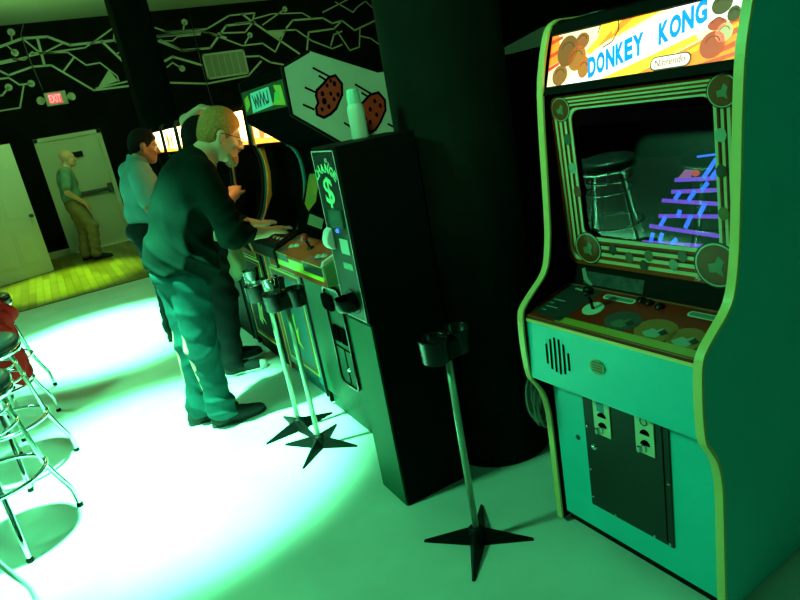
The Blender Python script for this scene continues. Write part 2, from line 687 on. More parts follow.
# pillars
b = MB(); b.box(1.31, 1.72, 8.4, 8.8, 0, H, .012)
struct(b.build('pillar_square', M['black_wall']))
b = MB(); b.lathe([(.245, 0), (.245, .1), (.24, .11), (.238, H)], (1.5, 2.20, 0), 48)
M['pillar'] = nmat('pillar_paint', (0.007, 0.010, 0.008), 0.8, var=.25, scale=4, spec=.05)
struct(b.build('pillar_round', M['pillar']))

# door 1: open six-panel leaf
ang = math.atan2(-.25, -.71)
d1 = MB()
d1.box(0, .86, -.02, .02, 0.005, 1.93, .004)
for (a0, a1) in ((.10, .40), (.46, .76)):
    for (z0, z1) in ((.18, .72), (.86, 1.42), (1.54, 1.80)):
        for s in (-1, 1):
            y0, y1 = (s * .0205, s * .026)
            d1.box(a0, a1, min(y0, y1), max(y0, y1), z0, z1, .004)
            d1.box(a0 + .035, a1 - .035, min(s * .02, s * .031), max(s * .02, s * .031), z0 + .035, z1 - .035, .006)
door1 = struct(d1.build('door_1', M['door'], loc=(-.19, 10.97, 0)))
door1.rotation_euler = (0, 0, ang)
k = MB()
for s in (-1, 1):
    k.lathe([(0, .0), (.026, .0), (.026, .006), (.011, .01), (.011, .03), (.026, .04), (.028, .055), (.018, .066), (0, .068)], n=16,
            M=Matrix.Translation((.06, s * .02, .88)) @ Matrix.Rotation(R(-90 * s), 4, 'X'))
k.build('door_knob', M['darksteel'], door1)

# door 2: exit door with push bar
d2 = MB(); d2.box(.20, 1.11, YB - .04, YB - .002, .02, 1.90, .004)
door2 = struct(d2.build('door_2', M['door']))
f = MB()
f.box(.13, .20, YB - .06, YB - .001, 0, 1.97, .004); f.box(1.11, 1.18, YB - .06, YB - .001, 0, 1.97, .004); f.box(.13, 1.18, YB - .06, YB - .001, 1.90, 1.97, .004)
f.build('door_frame', M['door'], door2)
f = MB(); f.box(.55, 1.08, YB - .11, YB - .06, .935, 1.0, .01); f.box(1.02, 1.10, YB - .12, YB - .04, .90, 1.06, .01); f.box(.54, .60, YB - .10, YB - .04, .93, 1.005, .008)
f.build('push_bar', M['darksteel'], door2)
f = MB(); f.box(.62, .80, YB - .09, YB - .04, 1.575, 1.665, .008)
f.build('alarm_box', M['plastic'], door2)
f = MB(); f.box(.20, 1.11, YB - .10, YB - .002, .0, .02, .003)
f.build('threshold', nmat('aluminium_sill', (0.9, 0.9, 0.88), .4, .3), door2)
b = MB(); b.box(-3.4, .13, YB - .02, YB - .001, 0, .11, .003)
struct(b.build('baseboard_back', M['trim']))
b = MB(); b.box(1.18, 9.6, YB - .02, YB - .001, 0, .11, .003)
struct(b.build('baseboard_back.001', M['trim']))

# exit sign with two emergency lamps
ex = thing('exit_sign', 'red lit exit sign with two emergency lamp heads high on the black wall', 'exit sign', (.67, YB, 2.44))
b = MB(); b.box(-.165, .165, -.07, -.001, 0, .215, .008)
b.build('housing', nmat('sign_case', (.42, .42, .34), .5), ex)
b = MB(); b.box(-.115, .085, -.074, -.068, .03, .19, .002)
b.build('face', glow('sign_face', (1.0, .06, .12), .75), ex)
b = MB()
lettering(b, 'EXIT', ((0, -.0745, 0), (1, 0, 0), (0, 0, 1), (0, -1, 0)), lambda s, t: (-.105 + .18 * s, .05 + .12 * t), bold=.02, th=.002)
b.build('lettering', glow('sign_letters', (1.0, .30, .36), 1.1), ex)
for s in (-1, 1):
    b = MB()
    Mt = Matrix.Translation((s * .225, -.06, .10)) @ Matrix.Rotation(R(s * 25), 4, 'Z') @ Matrix.Rotation(R(80), 4, 'X')
    b.lathe([(0, -.05), (.04, -.045), (.062, .0), (.066, .03), (.06, .034), (.05, .02), (0, .016)], n=20, M=Mt)
    b.tube([(s * .15, -.03, .10), (s * .19, -.05, .10), (s * .215, -.05, .10)], .014, 8)
    b.build('lamp_head', nmat('lamp_shell', (.5, .5, .42), .4), ex)

# air return grille
v = thing('air_vent', 'pale slatted air return grille high on the black mural wall', 'vent', (3.62, YB, 2.49))
b = MB()
b.box(-.40, .40, -.03, -.001, 0, .445, .004)
b.build('back_plate', nmat('vent_dark', (.13, .14, .12), .6), v)
b = MB()
for q in ((-.40, .40, 0, .035), (-.40, .40, .41, .445), (-.40, -.365, 0, .445), (.365, .40, 0, .445)):
    b.box(q[0], q[1], -.045, -.028, q[2], q[3], .003)
for i in range(1, 6):
    b.box(-.365 + .122 * i - .008, -.365 + .122 * i + .008, -.042, -.028, .03, .415)
for i in range(26):
    b.box(-.37, .37, -.038, -.030, .04 + .0145 * i, .046 + .0145 * i)
b.build('frame', nmat('vent_paint', (.42, .45, .40), .5), v)

# thin cables on the wall
b = MB(); b.tube([(*(on_back(24, 22)[:1]), YB - .015, on_back(24, 22)[1]), (on_back(21, 35)[0], YB - .012, on_back(21, 35)[1]), (on_back(29, 58)[0], YB - .015, on_back(29, 58)[1]), (on_back(43, 91)[0], YB - .02, on_back(43, 91)[1])], .008, 6)
tag(b.build('cable', nmat('grey_cable', (.12, .13, .12), .6)), 'thin grey cable curving down the wall to the exit sign', 'cable')
b = MB(); p0, p1 = on_back(188, 9), on_back(211, 106)
b.tube([(p0[0], YB - .012, p0[1]), ((p0[0] + p1[0]) / 2, YB - .012, (p0[1] + p1[1]) / 2), (p0[0], YB - .012, p1[1]), (p0[0], YB - .012, .6)], .007, 6)
tag(b.build('cable', M['darksteel']), 'thin straight cable running down the black wall past the air grille', 'cable')

# ------------------------------------------------------------------ big light-blue cabinet on the right
M['dkblue'] = nmat('light_blue_laminate', (0.012, 0.58, 0.60), 0.42, var=.04, scale=5)
M['molding'] = nmat('cream_edge_molding', (0.95, 0.62, 0.22), 0.4)
M['cream'] = nmat('cream_plate', (0.62, 0.66, 0.45), 0.4)


def edge_band(mb, path, y0, y1, out=.004, inn=.006):
    P = [Vector((p[0], 0, p[1])) for p in path]
    k = len(P)
    t = bmesh.new()
    rows = []
    for i in range(k):
        d = (P[min(i + 1, k - 1)] - P[max(i - 1, 0)]).normalized()
        nn = Vector((-d.z, 0, d.x))
        A = P[i] + nn * out
        B = P[i] - nn * inn
        rows.append([t.verts.new((A.x, y0, A.z)), t.verts.new((A.x, y1, A.z)), t.verts.new((B.x, y1, B.z)), t.verts.new((B.x, y0, B.z))])
    for i in range(k - 1):
        for j in range(4):
            t.faces.new((rows[i][j], rows[i][(j + 1) % 4], rows[i + 1][(j + 1) % 4], rows[i + 1][j]))
    t.faces.new(rows[0]); t.faces.new(rows[-1][::-1])
    bmesh.ops.recalc_face_normals(t, faces=list(t.faces))
    mb._merge(t, 0)


def smooth_path(pts, it=2):
    for _ in range(it):
        q = [pts[0]]
        for i in range(len(pts) - 1):
            a, b2 = pts[i], pts[i + 1]
            q.append((a[0] * .75 + b2[0] * .25, a[1] * .75 + b2[1] * .25))
            q.append((a[0] * .25 + b2[0] * .75, a[1] * .25 + b2[1] * .75))
        q.append(pts[-1])
        pts = q
    return pts


XZ = lambda y, n=1: ((0, y, 0), (1, 0, 0), (0, 0, 1), (0, n, 0))
dk = thing('arcade_cabinet', 'tall light blue arcade cabinet with lit orange and white marquee, nearest on the right', 'arcade cabinet', (1.325, 1.258, 0), R(2.8))
front = smooth_path([(-.012, .02), (-.012, .40), (-.014, .47), (-.03, .55), (-.062, .60), (-.083, .63), (-.09, .70), (-.092, .78), (-.088, .855), (-.075, .88), (-.03, .915), (.022, .95), (.05, .985), (.066, 1.05),
                     (.076, 1.12), (.086, 1.30), (.092, 1.42), (.103, 1.55), (.125, 1.63), (.15, 1.70), (.172, 1.725), (.20, 1.735)], 2)
outline = front + [(.80, 1.735), (.80, .02)]
for s in (1, -1):
    b = MB(); y0 = .2975 if s > 0 else -.3145
    b.prism(outline, XZ(y0, s), .02)
    sp = b.build('side_panel', M['dkblue'], dk)
    b = MB(); edge_band(b, front + [(.80, 1.735)], min(y0, y0 + .02 * s) - .002, max(y0, y0 + .02 * s) + .002)
    b.build('edge_molding', M['molding'], sp)
    b = MB(); yi = y0 - .003 if s > 0 else y0
    b.prism([(p[0] + .004, p[1]) for p in front] + [(.79, 1.73), (.79, .02)], ((0, yi, 0), (1, 0, 0), (0, 0, 1), (0, 1, 0)), .003)
    b.build('inner_lining', M['deep'], sp)
b = MB(); b.box(.0, .02, -.3145, .283, .055, .62)
b.build('front_panel', M['dkblue'], dk)
b = MB(); b.box(.035, .06, -.29, .29, .0, .06); b.box(.03, .80, -.3145, .2975, .0, .02)
b.build('kick_plate', M['black'], dk)
b = MB(); b.box(.78, .80, -.3145, .2975, .02, 1.735); b.box(.19, .80, -.3145, .2975, 1.70, 1.728)
b.box(.02, .78, -.3145, .2975, .60, .615)
b.build('carcass', M['deep'], dk)
# speaker panel
b = MB(); b.prism([(-.082, .632), (-.076, .84), (-.05, .84), (-.05, .615), (.005, .60), (.005, .615)][:4] + [(.01, .615), (.01, .60)], XZ(-.3145, 1), .612)
spk = b.build('speaker_panel', M['dkblue'], dk)
b = MB(); b.prism([(-.079, .836), (-.078, .845), (-.046, .853), (-.046, .843)], XZ(-.3145, 1), .612)
b.build('top_molding', M['molding'], spk)
b = MB()
for i, (zt, zb) in enumerate([(.775, .705), (.795, .69), (.805, .685), (.803, .682), (.79, .688), (.765, .705)]):
    y = .211 - .0185 * i
    for q in [rrect(y - .0035, y + .0035, zb, zt, .0034, 3)]:
        b.prism([(p[0], p[1] - .75) for p in q], ((-.0795, 0, .75), (0, 1, 0), (.028, 0, 1), (-1, 0, .028)), .0015)
b.build('speaker_slots', M['deep'], spk)
b = MB(); b.prism(disc(.0, .0, .028, .023), ((-.0795, .005, .75), (0, 1, 0), (.028, 0, 1), (-1, 0, .028)), .003)
bd = b.build('badge', nmat('bronze_badge', (.30, .26, .10), .5, .4), spk)
b = MB()
for i in range(4):
    b.box(-.084, -.0822, -.017 + .005, .017 + .005, .737 + .0085 * i, .741 + .0085 * i)
b.build('badge_lines', M['darksteel'], bd)
# coin door
b = MB(); b.box(-.006, .0, -.169, .150, .155, .615, .002)
cd = b.build('coin_door', nmat('coin_door_paint', (.006, .011, .008), .45), dk)
for (yc, blue) in ((.071, True), (-.089, False)):
    b = MB(); b.box(-.010, -.006, yc - .033, yc + .033, .458, .60, .001)
    pl = b.build('coin_slot_plate', M['cream'], cd)
    if blue:
        b = MB(); b.box(-.0112, -.0098, yc - .012, yc + .016, .545, .597)
        b.build('price_sticker', nmat('blue_sticker', (.05, .26, .36), .5), pl)
    else:
        b = MB(); b.lathe([(.011, 0), (.013, .002), (.011, .003)], n=20, M=Matrix.Translation((-.0098, yc, .57)) @ Matrix.Rotation(R(-90), 4, 'Y'))
        b.build('coin_ring', M['darksteel'], pl)
    b = MB()
    for zz in (.528, .492):
        b.prism(arc(yc - .002, zz, .016, 0, 180, 10), ((-.0098, 0, 0), (0, 1, 0), (0, 0, 1), (-1, 0, 0)), .004)
    b.build('coin_entry', M['deep'], pl)
    b = MB(); b.box(-.022, -.01, yc + .012, yc + .024, .462, .486, .004); b.box(-.016, -.01, yc - .004, yc + .008, .468, .492, .002)
    b.build('return_button', M['chrome'], pl)
b = MB(); b.lathe([(0, .010), (.006, .010), (.011, .006), (.0125, 0)], n=18, M=Matrix.Translation((-.006, .114, .40)) @ Matrix.Rotation(R(-90), 4, 'Y'))
b.build('lock', M['chrome'], cd)
for (y, z) in [(.142, .465), (.142, .30), (.142, .19), (.05, .163), (-.155, .163), (-.16, .385), (-.10, .163)]:
    b = MB(); b.lathe([(0, .003), (.003, .0025), (.0045, 0)], n=10, M=Matrix.Translation((-.006, y, z)) @ Matrix.Rotation(R(-90), 4, 'Y'))
    b.build('screw', M['chrome'], cd)
b = MB(); b.lathe([(0, .005), (.004, .005), (.009, .003), (.0095, 0)], n=14, M=Matrix.Translation((0, .191, .402)) @ Matrix.Rotation(R(-90), 4, 'Y'))
b.build('bolt_head', M['darksteel'], dk)
b = MB(); b.box(-.007, -.0055, -.150, -.146, .17, .60)
b.build('door_seam', M['deep'], cd)

# control panel: frame with u = towards the player's right (-y), v = up the slope
CP0 = Vector((-.078, .2975, .853)); CPU = Vector((0, -1, 0)); CPV = Vector((.205, 0, .055)).normalized(); CPN = Vector((-CPV.z, 0, CPV.x))
CPF = (CP0, CPU, CPV, CPN)
b = MB(); b.prism([(0, 0), (.612, 0), (.612, .212), (0, .212)], (CP0 - CPN * .012, CPU, CPV, CPN), .012)
cp = b.build('control_panel', nmat('control_art_red', (.30, .012, .003), .4, spec=.2), dk)


def deco(name, col, polys, parent, fr, th=.0006, off=0.0, mt=None, rough=.4):
    O, u, v, n = [Vector(q) for q in fr]
    q = MB()
    for pl in polys:
        q.prism(pl, (O + n * off, u, v, n), th)
    return q.build(name, mt or nmat(name + '_paint', col, rough), parent)


deco('front_stripe', (.42, .30, .04), [[(.12, .012), (.607, .012), (.607, .040), (.12, .040)]], cp, CPF)
deco('instruction_card', (.03, .03, .028), [[(.012, .03), (.14, .015), (.165, .20), (.03, .203)]], cp, CPF)
deco('card_lines', (.3, .34, .28), [[(.03 + .001 * i, .05 + .02 * i), (.05 + .03 * (i % 2), .05 + .02 * i), (.05 + .03 * (i % 2), .054 + .02 * i), (.03, .054 + .02 * i)] for i in range(4)] + [[(.06, .182), (.115, .178), (.115, .186), (.06, .19)]], cp, CPF, .0006, .0007)
deco('border_line', (.35, .12, .05), strip([(.006, .006), (.606, .006), (.606, .206), (.006, .206)], .005, True), cp, CPF)
for (u, v, ra, rb, nm) in [(.325, .085, .058, .045, 'dark'), (.44, .078, .062, .052, 'pale'), (.535, .072, .05, .05, 'pale')]:
    deco('art_disc', (.05, .045, .04) if nm == 'dark' else (.34, .10, .01), [disc(u, v, ra, rb)], cp, CPF, .0005)
    deco('art_disc_centre', (.10, .11, .07) if nm == 'dark' else (.22, .28, .22), [[(u - .03, v - .02), (u - .012, v + .006), (u + .004, v + .0), (u + .014, v + .016), (u + .026, v - .004), (u + .02, v - .03), (u - .01, v - .034)]], cp, CPF, .0005, .0006)
    deco('art_disc_patch', (.02, .02, .02), [[(u + .02, v + .012), (u + .04, v), (u + .03, v - .016), (u + .012, v - .008)]], cp, CPF, .0004, .0012)
for (u0, u1) in ((.185, .30), (.475, .575)):
    deco('label_plate', (.55, .55, .42), [rrect(u0, u1, .165, .19, .011)], cp, CPF, .0005)
    deco('label_plate_inset', (.10, .20, .14), [rrect(u0 + .006, u1 - .006, .1695, .1855, .007)], cp, CPF, .0005, .0006)
deco('joystick_plate', (.48, .55, .42), [disc(.197, .108, .034, .034)], cp, CPF, .0012)
b = MB(); o3 = CP0 + CPU * .197 + CPV * .108
b.tube([o3, o3 + CPN * .05], .005, 10)
b.lathe([(0, .03), (.012, .028), (.017, .018), (.017, .010), (.012, 0), (0, -.002)], tuple(o3 + CPN * .05), 18)
b.build('joystick', M['gloss'], cp)
for (u, v) in [(.345, .185), (.385, .178), (.315, .19)]:
    b = MB(); q = CP0 + CPU * u + CPV * v
    b.lathe([(0, .012), (.009, .011), (.011, .007), (.015, .004), (.016, 0)], tuple(q), 18)
    b.build('button', M['gloss'], cp)

# monitor bezel, glass, tube
GT = R(2.5)
BZ0 = Vector((.152, .2975, .955)); BZU = Vector((0, -1, 0)); BZV = Vector((-math.sin(GT), 0, math.cos(GT))); BZN = Vector((-math.cos(GT), 0, -math.sin(GT)))
BZ = (BZ0, BZU, BZV, BZN)
OU0, OU1, OV0, OV1 = 0.004, .609, .018, .562
IU0, IU1, IV0, IV1 = .083, .540, .118, .517


def frame_prism(mb, outer, inner, fr, th):
    O, u, v, n = [Vector(q) for q in fr]
    t = bmesh.new()
    k = len(outer)
    L_ = []
    for pl, h in ((outer, 0), (inner, 0), (inner, th), (outer, th)):
        L_.append([t.verts.new(O + u * p[0] + v * p[1] + n * h) for p in pl])
    for a in range(4):
        A, B = L_[a], L_[(a + 1) % 4]
        for i in range(k):
            t.faces.new((A[i], A[(i + 1) % k], B[(i + 1) % k], B[i]))
    bmesh.ops.recalc_face_normals(t, faces=list(t.faces))
    mb._merge(t)


inner = rrect(IU0, IU1, IV0, IV1, .035, 6)
outer = rrect(OU0, OU1, OV0, OV1, .03, 6)
b = MB(); frame_prism(b, outer, inner, (BZ0, BZU, BZV, BZN), .004)
bz = b.build('monitor_bezel', nmat('bezel_olive', (.50, .048, .003), .4, spec=.2), dk)


def band_rect(t):
    return rrect(OU0 + t * (IU0 - OU0), OU1 + t * (IU1 - OU1), OV0 + t * (IV0 - OV0), OV1 + t * (IV1 - OV1), .03, 5)


for i, (t0, t1, col) in enumerate([(.15, .26, (.78, .62, .34)), (.38, .50, (.78, .62, .34)), (.50, .57, (.10, .012, .004)), (.62, .73, (.78, .62, .34)), (.73, .81, (.12, .015, .004)), (.88, .995, (.72, .66, .42))]):
    q = MB()
    frame_prism(q, band_rect(t0), band_rect(t1), (BZ0 + BZN * .004, BZU, BZV, BZN), .0006)
    q.build('bezel_stripe', nmat('bezel_stripe_paint', col, .4, spec=.2), bz)
for (u, v, r_) in [(.046, .522, .038), (.567, .525, .042), (.092, .078, .054), (.530, .076, .066)]:
    for j, (rr, col) in enumerate([(r_, (.015, .02, .015)), (r_ * .93, (.5, .55, .4)), (r_ * .86, (.26, .045, .006))]):
        deco('corner_disc', col, [disc(u, v, rr, rr, 36)], bz, BZ, .0006, .0055 + .0007 * j, rough=.35)
    deco('corner_disc_patch', (.16, .22, .13), [[(u + r_ * a, v + r_ * b_) for a, b_ in ((-.30, -.34), (-.36, .02), (-.05, .10), (.10, .42), (.34, .20), (.22, -.12), (.30, -.46), (.0, -.30))]], bz, BZ, .0005, .0078)
for (u, v, col) in [(.060, .43, (.10, .12, .07)), (.066, .34, (.35, .42, .3)), (.075, .265, (.28, .04, .03)), (.558, .42, (.40, .48, .36)), (.555, .33, (.08, .06, .04)), (.556, .22, (.25, .16, .05)), (.19, .082, (.05, .04, .02)),
                    (.25, .065, (.15, .13, .07)), (.32, .078, (.18, .16, .08)), (.40, .06, (.25, .30, .2)), (.43, .09, (.10, .10, .06)), (.30, .045, (.06, .05, .03))]:
    deco('bezel_dot', col, [disc(u, v, .015, .018, 9)], bz, BZ, .0005, .006)
b = MB(); b.prism([(OU0, OV0), (OU1, OV0), (OU1, OV1), (OU0, OV1)], (BZ0 - BZN * .002, BZU, BZV, BZN), .0015)
gl = b.build('screen_glass', M['glass'], dk)
gl.rotation_euler = (0, 0, R(-1.6))
# dark shroud behind the glass and the picture tube
b = MB(); b.box(.17, .60, .285, .2975, .9, 1.54); b.box(.17, .60, -.3145, -.30, .9, 1.54); b.box(.50, .60, -.31, .29, .9, 1.54)
b.box(.16, .6, -.31, .29, .955, .968); b.box(.135, .6, -.31, .29, 1.525, 1.54)
b.build('screen_shroud', M['deep'], dk)
TO = Vector((.245, 0, .98)); TV = Vector((.25, 0, 1)).normalized(); TN = Vector((-TV.z, 0, TV.x)); TU = Vector((0, -1, 0))
TF = (TO, TU, TV, TN)
b = MB(); b.prism(rrect(-.25, .25, -.0, .46, .03), (TO - TN * .03, TU, TV, TN), .03)
crt = b.build('picture_tube', nmat('tube_glass', (.004, .004, .006), .3), dk)
VIO, BLU = (.26, .05, 1.0), (.04, .12, 1.0)


def tz(y, z):
    return (-y, (z - .98) / TV.z)


bars = [((.083, 1.034), (-.2, 1.043)), ((.063, 1.084), (-.2, 1.070)), ((.034, 1.116), (-.2, 1.127)), ((.028, 1.162), (-.2, 1.158)), ((-.001, 1.188), (-.2, 1.20)), ((-.008, 1.222), (-.2, 1.231))]
bar_glow = glow('screen_violet', VIO, .50)
blue_glow = glow('screen_blue', BLU, 1.1)
for a, c_ in bars:
    deco('screen_bar', None, strip([tz(*a), tz(*c_)], .0115), crt, TF, .0004, .0005, bar_glow)
deco('screen_bar', None, strip([tz(-.07, 1.287), tz(-.2, 1.30)], .006), crt, TF, .0004, .0005, blue_glow)
for a, c_ in [((.052, 1.06), (.055, 1.04)), ((.019, 1.062), (.024, 1.043)), ((.015, 1.112), (.026, 1.09)), ((-.032, 1.133), (-.03, 1.12)), ((-.070, 1.119), (-.058, 1.09)), ((-.025, 1.186), (-.014, 1.170)), ((-.072, 1.188), (-.059, 1.168)),
              ((-.109, 1.155), (-.097, 1.128)), ((-.109, 1.213), (-.097, 1.198)), ((-.126, 1.277), (-.098, 1.232)), ((-.15, 1.27), (-.122, 1.232)), ((-.03, 1.05), (-.02, 1.04))]:
    deco('screen_rung', None, strip([tz(*a), tz(*c_)], .0135), crt, TF, .0004, .0010, blue_glow)
deco('screen_block', None, [[tz(-.015, 1.228), tz(-.055, 1.228), tz(-.065, 1.25), tz(-.035, 1.252)]], crt, TF, .0004, .0006, glow('screen_pink', (.55, .10, .45), .35))
deco('screen_spot', None, [disc(*tz(-.07, 1.242), .013, .010, 12)], crt, TF, .0004, .0007, glow('screen_red', (.8, .06, .10), .4))
# strip under the screen, with a dim card
b = MB(); b.prism([(.128, .905), (.15, .97), (.165, .97), (.145, .90)], XZ(-.3145, 1), .612)
lo = b.build('lower_bezel', M['black'], dk)
b = MB(); Lv = Vector((.022, 0, .065)).normalized()
b.prism([(.07, .008), (.30, .008), (.30, .05), (.07, .05)], (Vector((.128, .2975, .905)), (0, -1, 0), Lv, (-Lv.z, 0, Lv.x)), .001)
b.build('dim_card', nmat('dark_card', (.03, .035, .03), .5, var=.6, scale=40), lo)
b = MB(); b.prism([(.055, .055), (.07, .02), (.10, .004), (.11, .008), (.085, .028), (.068, .06)], (Vector((.128, .2975, .905)), (0, -1, 0), Lv, (-Lv.z, 0, Lv.x)), .0015)
b.build('bright_corner', nmat('pale_card', (.26, .30, .2), .5), lo)

# marquee
MQ0 = Vector((.118, .2975, 1.546)); MQU = Vector((0, -1, 0)); MQV = Vector((.047, 0, .144)).normalized(); MQN = Vector((-MQV.z, 0, MQV.x))
MQ = (MQ0, MQU, MQV, MQN)
WQ, HQ = .612, .1515
b = MB(); b.prism([(0, 0), (WQ, 0), (WQ, HQ), (0, HQ)], (MQ0 - MQN * .006, MQU, MQV, MQN), .006)
mq = b.build('marquee', glow('marquee_cream', (1.0, .86, .52), 1.15), dk)


def clip(poly):
    """clip a polygon to the marquee rectangle"""
    for ax, lim, sg in ((0, 0.0, 1), (0, WQ, -1), (1, 0.0, 1), (1, HQ, -1)):
        out_ = []
        for i in range(len(poly)):
            a, c_ = poly[i - 1], poly[i]
            da, dc = sg * (a[ax] - lim), sg * (c_[ax] - lim)
            if (da >= 0) != (dc >= 0):
                t = da / (da - dc)
                out_.append((a[0] + t * (c_[0] - a[0]), a[1] + t * (c_[1] - a[1])))
            if dc >= 0:
                out_.append(c_)
        poly = out_
        if not poly:
            return []
    return poly


def mart(name, col, polys, lay, s=1.1):
    pl = [q for q in (clip(p) for p in polys) if len(q) > 2]
    return deco(name, None, pl, mq, MQ, .0004, .0005 * lay, glow(name + '_ink', col, s))


mart_white = [[(.13, .055), (.16, .045), (.20, .0), (.27, .0), (.62, .118), (.62, .152), (.42, .152), (.15, .072)], [(.02, 0), (.2, 0), (.15, .05), (.06, .0)]]
OR, YE, RE, BR = (.95, .26, .02), (1.0, .62, .03), (.72, .05, .02), (.30, .075, .02)
mart('art_white_band', (1.0, .97, .92), mart_white, 1, 1.35)
mart('art_orange', OR, [[(.17, .085), (.20, .152), (.34, .152)]], 2)
mart('art_orange', OR, [[(0, .06), (.05, .075), (.03, .152), (0, .152)]], 2)
mart('art_orange', OR, [[(.33, 0), (.62, 0), (.62, .11), (.52, .062)]], 2)
mart('art_yellow', YE, [[(.225, .105), (.30, .152), (.385, .152)], [(.205, .0), (.33, .0), (.50, .060), (.49, .075)], [(.37, .0), (.40, 0), (.62, .075), (.62, .092)]], 2, 1.2)
mart('art_red', RE, [[(0, .045), (.045, .062), (.045, .072), (0, .058)], [(0, .085), (.05, .10), (.048, .11), (0, .097)], [(0, .125), (.05, .138), (.045, .147), (0, .138)]], 3)
mart('art_red', RE, [[(.56, .02), (.62, .035), (.62, .05), (.555, .03)], [(.56, .05), (.62, .066), (.62, .08), (.565, .064)], [(.57, .08), (.62, .092), (.62, .105), (.575, .09)],
                     [(.50, .0), (.56, .0), (.62, .014), (.62, .022)]], 3)
mart('art_yellow_band', YE, [[(.145, .085), (.165, .075), (.235, .135), (.25, .152), (.19, .152), (.185, .118)], [(.225, .152), (.235, .118), (.26, .152)]], 4, 1.25)
mart('art_dark_lines', (.10, .02, .005), strip([(.25, .152), (.254, .128), (.236, .098), (.207, .088)], .0032) + strip([(.188, .15), (.183, .13)], .003), 5, .3)
# plain barrels in the place of the figures
for (u, v, rx, ry, col) in [(.075, .098, .040, .045, BR), (.115, .072, .034, .036, (.62, .16, .03)), (.055, .030, .030, .030, (.42, .11, .03)), (.146, .042, .022, .030, (.70, .17, .03)), (.128, .118, .026, .024, (.48, .10, .03)),
                            (.550, .132, .026, .023, (.13, .045, .015)), (.583, .105, .016, .018, (.12, .04, .015)), (.540, .042, .032, .032, (.75, .04, .03)), (.566, .066, .022, .022, (.85, .60, .32)), (.545, .088, .024, .014, (.75, .04, .03))]:
    mart('art_barrel', col, [disc(u, v, rx, ry, 20)], 6, .75)
    mart('art_barrel_hoop', tuple(c * .5 for c in col), strip(arc(u, v, rx * .62, 20, 160, 8), .003), 7, .5)
BL = (.0, .24, .95)


def wordmap(o, e1, e2, jig):
    return lambda s, t: (o[0] + e1[0] * s + e2[0] * t, o[1] + e1[1] * s + e2[1] * t)


lt = MB()
xs = [(.163, .030), (.193, .030), (.224, .032), (.256, .030), (.284, .028), (.310, .036)]
for ch, (u, w) in zip('DONKEY', xs):
    v = .0075 + (u - .163) * .245
    lettering(lt, ch, MQ, (lambda u, v, w: (lambda s, t: (u + w * .92 * s - .010 * t + .006, v + .006 * s + .058 * t)))(u, v, w), bold=.05)
for vv in lt.bm.verts:
    vv.co += MQN * .0042
INK = glow('marquee_blue', BL, 1.0)
lt.build('title_lettering', INK, mq)
lt = MB()
xs = [(.385, .030), (.415, .033), (.448, .033), (.482, .032)]
for ch, (u, w) in zip('KONG', xs):
    v = .063 + (u - .385) * .30
    lettering(lt, ch, MQ, (lambda u, v, w: (lambda s, t: (u + w * .95 * s - .008 * t + .006, v + .008 * s + .056 * t)))(u, v, w), bold=.05)
for vv in lt.bm.verts:
    vv.co += MQN * .0042
lt.build('title_lettering', INK, mq)
mart('maker_pill_edge', (.12, .02, .01), [rrect(.374, .490, .001, .036, .016)], 8, .3)
mart('maker_pill', (1.0, .95, .85), [rrect(.377, .487, .004, .033, .0145)], 9, 1.2)
lt = MB(); lettering(lt, 'Nintendo', MQ, lambda s, t: (.389 + .086 * s, .009 + .004 * s + .018 * t))
for vv in lt.bm.verts:
    vv.co += MQN * .0054
lt.build('maker_lettering', glow('pill_red', (.45, .08, .02), .5), mq)
b = MB()
b.prism([(.10, 1.525), (.112, 1.548), (.14, 1.548), (.14, 1.525)], XZ(-.3145, 1), .612); b.prism([(.155, 1.693), (.17, 1.722), (.2, 1.73), (.2, 1.69)], XZ(-.3145, 1), .612)
b.build('marquee_rail', M['black'], dk)
b = MB(); b.box(.14, .5, -.3145, .2975, 1.541, 1.546)
b.build('marquee_floor', M['deep'], dk)

# ------------------------------------------------------------------ white cabinet with red spotted side art
M['cabwhite'] = nmat('white_cabinet_paint', (0.70, 0.74, 0.66), 0.35, var=.06, scale=6)
M['satin'] = nmat('satin_front_panel', (0.012, 0.085, 0.05), 0.45, .0, var=.2, scale=4, spec=.12)
M['teal'] = nmat('teal_laminate', (0.02, 0.14, 0.15), 0.45, var=.1, scale=5, spec=.15)
M['yellow'] = nmat('yellow_paint', (0.62, 0.50, 0.06), 0.45)
M['orange'] = nmat('orange_paint', (0.80, 0.16, 0.02), 0.45)  # orange band along one side panel's front edge
M['brick'] = nmat('brick_red_paint', (0.46, 0.055, 0.012), 0.5, spec=.15)
GX, GY = 1.062, 2.87
ga = thing('arcade_cabinet', 'white sided arcade cabinet with two red spotted shapes on its head, behind the change machine', 'arcade cabinet', (GX, GY, 0))
gfront = [(0, .02), (0, .84)] + [(-.10, .865), (-.112, .90), (-.112, .95), (-.10, .975), (.02, 1.015)] + smooth_path([(.02, 1.015), (.075, 1.07), (.13, 1.24), (.137, 1.36), (.115, 1.44), (.07, 1.475)], 1) + [(-.096, 1.604), (-.092, 1.79), (.035, 1.836)]
gout = gfront + [(.33, 1.712), (.75, 1.712), (.75, .02)]
